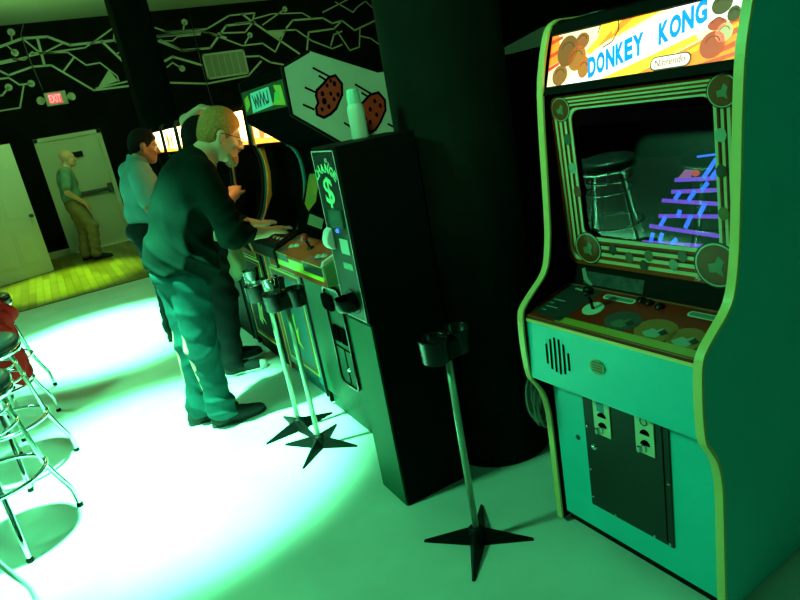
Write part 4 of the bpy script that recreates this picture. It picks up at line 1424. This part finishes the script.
class Head:
    def __init__(s, c, f, u, sc=1.0):
        s.c = Vector(c)
        s.f, s.l, s.u = frame_of(f, u)
        s.s = sc
        s.ax = [list(s.f), list(s.l), list(s.u)]

    def p(s, x, y, z):
        return tuple(s.c + (s.f * x + s.l * y + s.u * z) * s.s)

    def r(s, *q):
        return tuple(v * s.s for v in q)

    def face(s, S, chin=1.0):
        k = s.s
        S.ell(s.p(-.012, 0, .035), s.r(.099, .078, .093), s.ax, .02 * k)
        S.ell(s.p(.032, 0, -.045), s.r(.062, .061, .078), s.ax, .03 * k)
        S.cone(s.p(-.005, .052, -.05), s.p(.06, .022, -.098), .020 * k, .018 * k, .03 * k)
        S.cone(s.p(-.005, -.052, -.05), s.p(.06, -.022, -.098), .020 * k, .018 * k, .03 * k)
        S.ell(s.p(.073, 0, -.098), s.r(.022, .026, .020), s.ax, .02 * k)
        S.ell(s.p(.078, 0, .028), s.r(.016, .052, .012), s.ax, .018 * k)
        for q in (1, -1):
            S.ell(s.p(.098, .033 * q, .004), s.r(.013, .020, .012), s.ax, .012 * k, '-')
            S.ell(s.p(.078, .033 * q, .003), s.r(.013, .0145, .012), s.ax, .004 * k)
            S.ell(s.p(.062, .045 * q, -.028), s.r(.026, .022, .018), s.ax, .02 * k)
            S.ell(s.p(-.012, .079 * q, -.005), s.r(.020, .010, .033), s.ax, .008 * k)
            S.ell(s.p(-.008, .088 * q, -.002), s.r(.010, .005, .018), s.ax, .004 * k, '-')
        S.cone(s.p(.092, 0, .014), s.p(.114, 0, -.030), .008 * k, .0125 * k, .012 * k)
        S.ell(s.p(.100, .013, -.034), s.r(.012, .010, .009), s.ax, .008 * k)
        S.ell(s.p(.100, -.013, -.034), s.r(.012, .010, .009), s.ax, .008 * k)
        S.ell(s.p(.089, 0, -.060), s.r(.012, .024, .008), s.ax, .010 * k)
        S.ell(s.p(.087, 0, -.074), s.r(.012, .021, .009), s.ax, .010 * k)
        S.ell(s.p(.101, 0, -.067), s.r(.010, .024, .0022), s.ax, .004 * k, '-')

    def hair(s, S, thick=.010, top=.0, back=0.0):
        k = s.s
        S.ell(s.p(-.016, 0, .040 + top), s.r(.100 + thick, .078 + thick, .094 + thick + top), s.ax, .01)
        S.ell(s.p(-.055, 0, -.012 - back), s.r(.064, .064, .060), s.ax, .03)
        S.ell(s.p(.105, 0, -.03), s.r(.078, .16, .098), s.ax, .015, '-')
        S.ell(s.p(.02, 0, -.10), s.r(.075, .15, .085), s.ax, .02, '-')
        S.ell(s.p(-.012, .095, -.012), s.r(.030, .035, .042), s.ax, .01, '-')
        S.ell(s.p(-.012, -.095, -.012), s.r(.030, .035, .042), s.ax, .01, '-')
        S.dispf = lambda X, Y, Z: .0010 * np.sin(X * 210 + Y * 160) * np.sin(Y * 230 - Z * 140) + .0008 * np.sin(Z * 330 + X * 120)

    def eyes(s, parent, names=True):
        for q in (1, -1):
            b = MB()
            o0 = Vector(parent.location)
            b.lathe([(0, -.004)] + [(.0125 * s.s * math.cos(R(a)), .0125 * s.s * math.sin(R(a))) for a in range(-15, 90, 15)] + [(0, .0125 * s.s)], n=16,
                    M=Matrix.Translation(Vector(s.p(.0795, .033 * q, .003)) - o0) @ s.f.to_track_quat('Z', 'Y').to_matrix().to_4x4())
            e = b.build('eye', nmat('eye_white', (.6, .58, .54), .25), parent)
            b = MB()
            b.lathe([(0, .0132 * s.s), (.0055 * s.s, .0118 * s.s), (.0058 * s.s, .0105 * s.s)], n=14,
                    M=Matrix.Translation(Vector(s.p(.0795, .033 * q, .003)) - o0) @ s.f.to_track_quat('Z', 'Y').to_matrix().to_4x4())
            b.build('iris', nmat('dark_iris', (.04, .03, .02), .2), e)


def hand(S, w, d, n, thumb, sc=1.0, curl=25.0, spread=5.0, k=.006):
    """w wrist, d finger direction, n direction the back of the hand faces, thumb = +1/-1 side"""
    d = Vector(d).normalized()
    n = Vector(n)
    n = (n - d * n.dot(d)).normalized()
    t = d.cross(n) * thumb          # towards the thumb
    w = Vector(w)
    offs = (.032, .011, -.010, -.030)
    lens = ((.043, .026, .020), (.048, .030, .022), (.044, .028, .021), (.034, .021, .018))
    pal = (.088, .092, .087, .078)
    for i in range(4):
        a = w + t * offs[i] * .55 * sc
        kn = w + d * pal[i] * sc + t * offs[i] * sc
        S.cone(tuple(a), tuple(kn), .0145 * sc, .0118 * sc, .012 * sc)
        p = kn
        ang_ = R(curl * .6)
        fd = (d + t * math.tan(R(spread)) * (offs[i] / .02)).normalized()
        for j in range(3):
            dd = fd * math.cos(ang_) - n * math.sin(ang_)
            q = p + dd * lens[i][j] * sc
            S.cone(tuple(p), tuple(q), (.0098 - .0012 * j) * sc, (.0088 - .0012 * j) * sc, k)
            p = q
            ang_ += R(curl)
    S.cone(tuple(w + t * .014 * sc), tuple(w + d * .06 * sc), .021 * sc, .017 * sc, .02 * sc)
    p = w + t * .026 * sc + d * .022 * sc
    td = (d * .72 + t * .62 - n * .30).normalized()
    S.cone(tuple(w + t * .012 * sc), tuple(p), .015 * sc, .0145 * sc, .012 * sc)
    for j, L_ in enumerate((.040, .030, .024)):
        q = p + td * L_ * sc
        S.cone(tuple(p), tuple(q), (.0135 - .0018 * j) * sc, (.0118 - .0018 * j) * sc, .007)
        p = q
        td = (td + d * .30 - t * .18 - n * .12).normalized()


def shoe(parent, heel, toe, mats, h=.075, w=.046, name='shoe', toecap=None):
    heel, toe = Vector(heel), Vector(toe)
    d = (toe - heel).normalized()
    L_ = (toe - heel).length
    lft = Vector((-d.y, d.x, 0))
    ax = [list(d), list(lft), [0, 0, 1]]
    S = Sdf(.006)
    P_ = lambda a, s, z: tuple(heel + d * (L_ * a) + lft * s + Vector((0, 0, z)))
    S.ell(P_(.17, 0, .035), (L_ * .18, w * .80, .042), ax, .03)
    S.ell(P_(.50, 0, .034), (L_ * .30, w * .86, .038), ax, .03)
    S.ell(P_(.74, 0, .028), (L_ * .26, w, .032), ax, .03)
    S.cone(P_(.19, 0, .05), P_(.17, 0, h + .03), .042, .045, .03)
    S.cone(P_(.30, 0, .06), P_(.55, 0, .05), .036, .03, .03)
    S.plane((0, 0, .012), (0, 0, -1), .003)
    up = S.build(name, mats[0], parent)
    S = Sdf(.006)
    S.ell(P_(.17, 0, .012), (L_ * .19, w * .84, .03), ax, .03).ell(P_(.50, 0, .012), (L_ * .30, w * .88, .03), ax, .03).ell(P_(.74, 0, .012), (L_ * .275, w * 1.04, .03), ax, .03)
    S.plane((0, 0, .001), (0, 0, -1), .002).plane((0, 0, .021), (0, 0, 1), .003)
    S.build('sole', mats[1], up)
    if toecap:
        S = Sdf(.005)
        S.ell(P_(.86, 0, .028), (L_ * .15, w * .95, .031), ax, .02)
        S.plane((0, 0, .012), (0, 0, -1), .003)
        S.build('toe_cap', toecap, up)
    return up


def wr(amp, fx, fy, fz, ph=0.0):
    return lambda X, Y, Z: amp * np.sin(fx * X + fy * Y + fz * Z + ph + 1.7 * np.sin(6 * Z + 9 * X) + 1.2 * np.sin(11 * Y + 5 * Z))


# ---- the bearded man leaning over the teal cabinet
pm = thing('person', 'bearded man in dark jacket and jeans, leaning over a cabinet', 'person', (.48, 3.53, 0))
HD = Head((.908, 3.515, 1.562), (.90, -.10, -.40), (.38, 0, .92), 1.03)
S = Sdf(.0062)
HD.face(S)
shR, shL = (.715, 3.335, 1.40), (.725, 3.735, 1.40)
elR, elL = (.785, 3.275, 1.075), (.87, 3.80, 1.10)
wrR, wrL = (.978, 3.368, 1.03), (1.02, 3.66, 1.035)
S.chain([(.745, 3.53, 1.44), (.80, 3.525, 1.495), (.858, 3.52, 1.53)], [.066, .060, .058], .03)
S.chain([(.51, 3.53, .98), (.60, 3.53, 1.20), (.70, 3.53, 1.34), (.765, 3.53, 1.42)], [.12, .13, .115, .07], .06)
S.chain([shL, (.71, 3.53, 1.38), shR], [.06, .09, .06], .04)
for sh, el, w_ in ((shR, elR, wrR), (shL, elL, wrL)):
    S.chain([sh, el, w_], [.052, .047, .031], .02)
for hp, kn, an in (((.52, 3.44, .92), (.465, 3.445, .50), (.50, 3.47, .09)), ((.51, 3.62, .92), (.44, 3.615, .50), (.41, 3.62, .09))):
    S.chain([(.51, 3.53, .95), hp], [.11, .085], .04)
    S.chain([hp, kn, an, (an[0] + .04, an[1], .06)], [.085, .055, .042, .035], .03)
hand(S, wrR, (.98, .06, .02), (.08, .10, 1), 1, 1.0, 24, 3)
hand(S, wrL, (.95, -.15, -.03), (.08, .0, 1), -1, 1.0, 15)
S.build('body', M['skin'], pm)
HD.eyes(pm)
S = Sdf(.0055); HD.hair(S, .008, .006)
S.build('hair', M['hair_fair'], pm)
S = Sdf(.005)
S.ell(HD.p(.072, 0, -.110), HD.r(.034, .036, .034), HD.ax, .02).ell(HD.p(.088, 0, -.088), HD.r(.016, .034, .014), HD.ax, .012)
for q in (1, -1):
    S.cone(HD.p(.045, .048 * q, -.085), HD.p(.078, .020 * q, -.118), .014, .02, .02)
S.cone(HD.p(.100, .024, -.052), HD.p(.100, -.024, -.052), .006, .006, .008)
S.dispf = lambda X, Y, Z: .0018 * np.sin(X * 300 + Z * 200) * np.sin(Y * 280)
S.build('beard', nmat('ginger_beard', (.40, .17, .07), .7, var=.3, scale=90, bump=.4, bscale=280), pm)
o0 = Vector(pm.location)
b = MB()
lp = lambda x, y, z: tuple(Vector(HD.p(x, y, z)) - o0)
for q in (1, -1):
    b.tube([lp(.106, .035 * q + .020 * math.cos(a), .003 + .0145 * math.sin(a)) for a in [2 * math.pi * i / 20 for i in range(20)]], .0017, 6, True)
    b.tube([lp(.105, .055 * q, .007), lp(.09, .074 * q, .009), lp(.0, .084 * q, .012), lp(-.02, .084 * q, .005), lp(-.03, .082 * q, -.010)], .0019, 6)
b.tube([lp(.106, .015, .005), lp(.112, 0, .008), lp(.106, -.015, .005)], .0016, 6)
b.build('glasses', M['plastic'], pm)
# jacket
S = Sdf(.007)
S.ell((.51, 3.53, 1.01), (.165, .205, .17), k=.06).ell((.59, 3.53, 1.19), (.162, .212, .19), k=.07).ell((.665, 3.53, 1.345), (.15, .212, .158), k=.07)
S.ell((.61, 3.50, .96), (.12, .18, .15), k=.06)
S.chain([(.715, 3.375, 1.415), (.715, 3.53, 1.44), (.725, 3.695, 1.415)], [.082, .094, .082], .05)
S.cone((.745, 3.53, 1.445), (.79, 3.528, 1.50), .080, .073, .03)
cuffR = tuple(Vector(elR).lerp(Vector(wrR), .34)); cuffL = tuple(Vector(elL).lerp(Vector(wrL), .5))
S.chain([shR, elR, cuffR], [.086, .071, .055], .04)
S.chain([shL, elL, cuffL], [.086, .070, .055], .04)
S.cone(Vector(cuffR) - Vector((.012, .005, 0)), Vector(cuffR) + Vector((.006, .002, 0)), .060, .060, .01)
S.plane((.345, 3.53, .985), (-.50, 0, -.86), .012)
S.plane((.808, 3.53, 1.522), (.75, 0, .66), .01)
S.ell((.797, 3.528, 1.512), (.053, .056, .05), k=.012, op='-')


def ridge(q, w=2.2):
    return np.exp(-w * (1 - np.abs(np.sin(q))) * 3)


def folds(X, Y, Z):
    low = np.clip((1.40 - Z) * 3.2, 0, 1)
    t = .5 * (X - .45) - .9 * (Z - 1.0)
    a = ridge(17 * t + 1.6 * np.sin(8 * Z + 7 * X) + 3.5 * Y)
    b_ = ridge(26 * (X - .5) + 15 * (Z - 1) + 1.3 * np.sin(13 * Z) - 4 * Y)
    c_ = ridge(34 * Z - 20 * X + 1.6 * np.sin(16 * Y + 9 * Z))
    arm = np.clip((X - .70) * 8, 0, 1) * np.clip((1.34 - Z) * 6, 0, 1)
    return -.017 * a * low * (1 - arm) - .011 * b_ * low * (1 - arm) - .014 * c_ * arm + .006


S.dispf = folds
S.build('jacket', M['jacket'], pm)
# jeans
S = Sdf(.0075)
S.ell((.505, 3.53, .94), (.150, .182, .13), k=.05)
for hp, kn, an in (((.53, 3.445, .88), (.50, 3.445, .50), (.515, 3.465, .11)), ((.50, 3.61, .88), (.475, 3.585, .50), (.43, 3.61, .11))):
    S.chain([hp, kn, an], [.118, .085, .068], .04)
    S.cone((an[0] - .005, an[1], .13), (an[0] + .005, an[1], .075), .080, .074, .03)
S.plane((.475, 3.53, .045), (0, 0, -1), .01).plane((.475, 3.53, 1.04), (-.2, 0, 1), .01)


def denim(X, Y, Z):
    lo = np.clip((.34 - Z) * 5, 0, 1)
    kn = np.clip(1 - np.abs(Z - .50) * 4.5, 0, 1)
    th = np.clip((Z - .58) * 5, 0, 1)
    a = .014 * ridge(Z * 30 + 8 * X + 2.0 * np.sin(Y * 13 + Z * 5)) * lo
    b_ = .012 * ridge(Z * 24 - 15 * X + 1.8 * np.sin(Y * 12)) * kn
    c_ = .009 * ridge(17 * X + 15 * Z + 8 * Y + 1.2 * np.sin(9 * Z)) * th
    return -a - b_ - c_ + .004


S.dispf = denim
S.build('jeans', M['jeans'], pm)
shoe(pm, (.44, 3.475, 0), (.755, 3.455, 0), (M['shoe'], M['sole']))
shoe(pm, (.335, 3.62, 0), (.64, 3.63, 0), (M['shoe'], M['sole']))

# ---- second player, right behind the bearded man
p2 = thing('person', 'dark haired player in pale shirt, half hidden behind the bearded man', 'person', (.83, 4.27, 0))
H2 = Head((.965, 4.23, 1.535), (.95, -.05, -.25), (.25, 0, .97), 1.0)
S = Sdf(.0075)
H2.face(S)
S.chain([(.87, 4.24, 1.42), (.915, 4.21, 1.52)], [.06, .055], .03)
S.chain([(.82, 4.27, .95), (.86, 4.27, 1.2), (.88, 4.26, 1.36)], [.12, .13, .11], .06)
S.chain([(.88, 4.07, 1.38), (.88, 4.45, 1.38)], [.06, .06], .04)
S.chain([(.90, 4.44, 1.37), (.935, 4.37, 1.690), (1.015, 4.225, 1.742)], [.048, .038, .028], .02)
hand(S, (1.015, 4.225, 1.742), (.55, -.80, -.15), (.1, 0, 1), -1, .95, 18)
S.chain([(.88, 4.07, 1.385), (.925, 3.985, 1.13), (1.045, 4.085, 1.19)], [.052, .045, .03], .02)
hand(S, (1.045, 4.085, 1.19), (.35, .72, .45), (-.2, -.8, .3), 1, .95, 48)
for hp, kn, an in (((.82, 4.17, .90), (.81, 4.16, .48), (.76, 4.16, .09)), ((.82, 4.37, .90), (.88, 4.39, .50), (.83, 4.42, .09))):
    S.chain([hp, kn, an, (an[0] + .05, an[1], .06)], [.085, .055, .042, .035], .03)
S.build('body', M['skin'], p2)
H2.eyes(p2)
S = Sdf(.006); H2.hair(S, .016, .012, .02)
S.build('hair', M['hair_black'], p2)
S = Sdf(.009)
S.ell((.86, 4.27, 1.27), (.145, .20, .20), k=.06).ell((.86, 4.27, 1.0), (.135, .20, .22), k=.07).cone((.88, 4.10, 1.40), (.88, 4.44, 1.40), .075, .075, .05)
S.chain([(.875, 4.25, .98), (.91, 4.22, .74)], [.13, .13], .06)
S.cone((.89, 4.44, 1.38), (.905, 4.425, 1.46), .075, .064, .03).cone((.88, 4.07, 1.39), (.90, 4.03, 1.24), .075, .068, .03)
S.plane((.85, 4.27, .665), (-.42, 0, -.9), .01)
S.ell((.90, 4.22, 1.50), (.06, .06, .06), k=.02, op='-')
S.dispf = wr(.005, 30, 34, 8)
S.build('shirt', M['pale_shirt'], p2)
S = Sdf(.009)
for hp, kn, an in (((.83, 4.17, .88), (.815, 4.16, .48), (.765, 4.16, .11)), ((.83, 4.37, .88), (.885, 4.39, .50), (.835, 4.42, .11))):
    S.chain([hp, kn, an], [.115, .082, .078], .05)
S.plane((.8, 4.2, .045), (0, 0, -1), .01)
S.dispf = wr(.006, 20, 20, 50)
S.build('jeans', M['dark_pants'], p2)
shoe(p2, (.705, 4.18, 0), (.985, 4.10, 0), (M['shoe'], M['sole_pale']), toecap=M['sole_pale'])
shoe(p2, (.78, 4.42, 0), (1.05, 4.43, 0), (M['shoe'], M['sole']))
b = MB(); q0 = Vector((1.088, 4.155, 1.225)); b.tube([q0 - Vector((0, 0, .03)), q0 + Vector((.02, 0, .27))], .0045, 8)
tag(b.build('thin_rod', nmat('pink_plastic', (.50, .16, .14), .4)), 'thin pink rod held upright in the hand beside the bearded man\'s chin', 'rod')

# ---- man in the light blue polo
p3 = thing('person', 'man in light blue polo with raised collar, left of the bearded man', 'person', (.62, 5.46, 0))
H3 = Head((.795, 5.44, 1.575), (.95, -.12, -.30), (.28, 0, .96), 1.0)
S = Sdf(.0075)
H3.face(S)
S.chain([(.69, 5.45, 1.42), (.755, 5.45, 1.52)], [.064, .06], .03)
S.chain([(.63, 5.46, .98), (.67, 5.46, 1.22), (.68, 5.455, 1.36)], [.11, .12, .10], .06)
S.chain([(.68, 5.25, 1.385), (.68, 5.66, 1.385)], [.06, .06], .04)
S.chain([(.68, 5.24, 1.39), (.675, 5.17, 1.13), (.85, 5.20, 1.02)], [.054, .044, .03], .02)
hand(S, (.85, 5.20, 1.02), (.95, .1, .05), (0, .1, 1), 1, 1.0, 22)
S.chain([(.66, 5.67, 1.40), (.68, 5.73, 1.13), (.87, 5.68, 1.02)], [.054, .044, .03], .02)
hand(S, (.87, 5.68, 1.02), (.95, -.1, .05), (0, 0, 1), -1, 1.0, 22)
for hp, kn, an in (((.62, 5.37, .92), (.645, 5.37, .50), (.60, 5.40, .09)), ((.62, 5.55, .92), (.66, 5.56, .50), (.63, 5.58, .09))):
    S.chain([hp, kn, an, (an[0] + .05, an[1], .06)], [.085, .055, .042, .035], .03)
S.build('body', M['skin_dark'], p3)
H3.eyes(p3)
S = Sdf(.006); H3.hair(S, .006, .0, .0)
S.build('hair', M['hair_black'], p3)
S = Sdf(.008)
S.ell((.68, 5.46, 1.27), (.15, .205, .19), k=.06).ell((.67, 5.46, 1.08), (.165, .20, .13), k=.07)
S.chain([(.69, 5.27, 1.395), (.69, 5.64, 1.395)], [.078, .078], .05)
S.chain([(.68, 5.24, 1.39), (.675, 5.19, 1.19)], [.082, .074], .04).chain([(.66, 5.67, 1.40), (.675, 5.71, 1.19)], [.082, .074], .04)
S.cone((.695, 5.45, 1.42), (.735, 5.45, 1.505), .088, .084, .03)
S.plane((.62, 5.46, .985), (0, 0, -1), .015).plane((.735, 5.45, 1.515), (.35, 0, .95), .006)
S.ell((.75, 5.45, 1.515), (.068, .068, .07), k=.01, op='-')
S.dispf = lambda X, Y, Z: .005 * np.sin(Z * 52 + 20 * X + 4 * np.sin(Y * 12)) * np.clip((1.2 - Z) * 5, 0, 1) + .003 * np.sin(Y * 40 + Z * 20)
S.build('polo_shirt', M['polo'], p3)
S = Sdf(.009)
S.ell((.62, 5.46, .95), (.14, .18, .12), k=.05)
for hp, kn, an in (((.62, 5.37, .90), (.645, 5.37, .50), (.60, 5.40, .11)), ((.62, 5.55, .90), (.66, 5.56, .50), (.63, 5.58, .11))):
    S.chain([hp, kn, an], [.112, .080, .074], .05)
S.plane((.6, 5.4, .045), (0, 0, -1), .01).plane((.6, 5.4, 1.02), (0, 0, 1), .01)
S.dispf = wr(.005, 20, 20, 45)
S.build('trousers', M['dark_pants'], p3)
shoe(p3, (.54, 5.40, 0), (.83, 5.38, 0), (M['shoe'], M['sole']))
shoe(p3, (.57, 5.58, 0), (.86, 5.60, 0), (M['shoe'], M['sole']))

# ---- man by the exit door
p4 = thing('person', 'bald man in khaki trousers standing in front of the exit door', 'person', (.38, 11.12, 0))
H4 = Head((.495, 11.10, 1.585), (1, -.05, -.10), (.1, 0, 1), 1.02)
S = Sdf(.009)
H4.face(S)
S.chain([(.41, 11.1, 1.42), (.465, 11.1, 1.52)], [.062, .058], .03)
S.chain([(.375, 11.1, .98), (.385, 11.1, 1.22), (.40, 11.1, 1.36)], [.12, .13, .115], .06)
S.chain([(.395, 10.90, 1.385), (.395, 11.30, 1.385)], [.058, .058], .04)
S.chain([(.395, 10.89, 1.385), (.33, 10.85, 1.10), (.50, 10.90, .92)], [.052, .042, .03], .02)
hand(S, (.50, 10.90, .92), (.55, .05, -.8), (.6, -.4, .3), -1, 1.0, 20)
S.chain([(.395, 11.31, 1.385), (.36, 11.36, 1.10), (.50, 11.32, .94)], [.052, .042, .03], .02)
hand(S, (.50, 11.32, .94), (.55, .05, -.8), (.6, .4, .3), 1, 1.0, 20)
for hp, kn, an in (((.39, 11.01, .92), (.52, 11.0, .52), (.46, 10.98, .09)), ((.36, 11.19, .92), (.40, 11.2, .50), (.31, 11.22, .09))):
    S.chain([hp, kn, an, (an[0] + .05, an[1], .06)], [.085, .055, .042, .035], .03)
S.build('body', M['skin'], p4)
H4.eyes(p4)
S = Sdf(.009)
S.ell((.385, 11.1, 1.25), (.145, .195, .20), k=.06).ell((.375, 11.1, 1.03), (.15, .19, .14), k=.07).cone((.395, 10.92, 1.40), (.395, 11.28, 1.40), .075, .075, .05)
S.cone((.395, 10.89, 1.39), (.345, 10.86, 1.19), .078, .07, .03).cone((.395, 11.31, 1.39), (.37, 11.345, 1.19), .078, .07, .03)
S.plane((.38, 11.1, .925), (0, 0, -1), .012)
S.ell((.455, 11.1, 1.50), (.06, .066, .06), k=.02, op='-')
S.dispf = wr(.005, 24, 20, 34)
S.build('shirt', M['teal_shirt'], p4)
S = Sdf(.010)
S.ell((.375, 11.1, .93), (.135, .175, .12), k=.05)
for hp, kn, an in (((.39, 11.01, .90), (.52, 11.0, .52), (.455, 10.98, .11)), ((.36, 11.19, .90), (.40, 11.2, .50), (.31, 11.22, .11))):
    S.chain([hp, kn, an], [.115, .085, .080], .05)
S.plane((.4, 11.1, .045), (0, 0, -1), .01).plane((.4, 11.1, 1.0), (0, 0, 1), .01)
S.dispf = wr(.006, 20, 20, 45)
S.build('trousers', M['khaki'], p4)
shoe(p4, (.40, 10.98, 0), (.68, 10.96, 0), (M['shoe'], M['sole']))
shoe(p4, (.25, 11.22, 0), (.53, 11.21, 0), (M['shoe'], M['sole']))
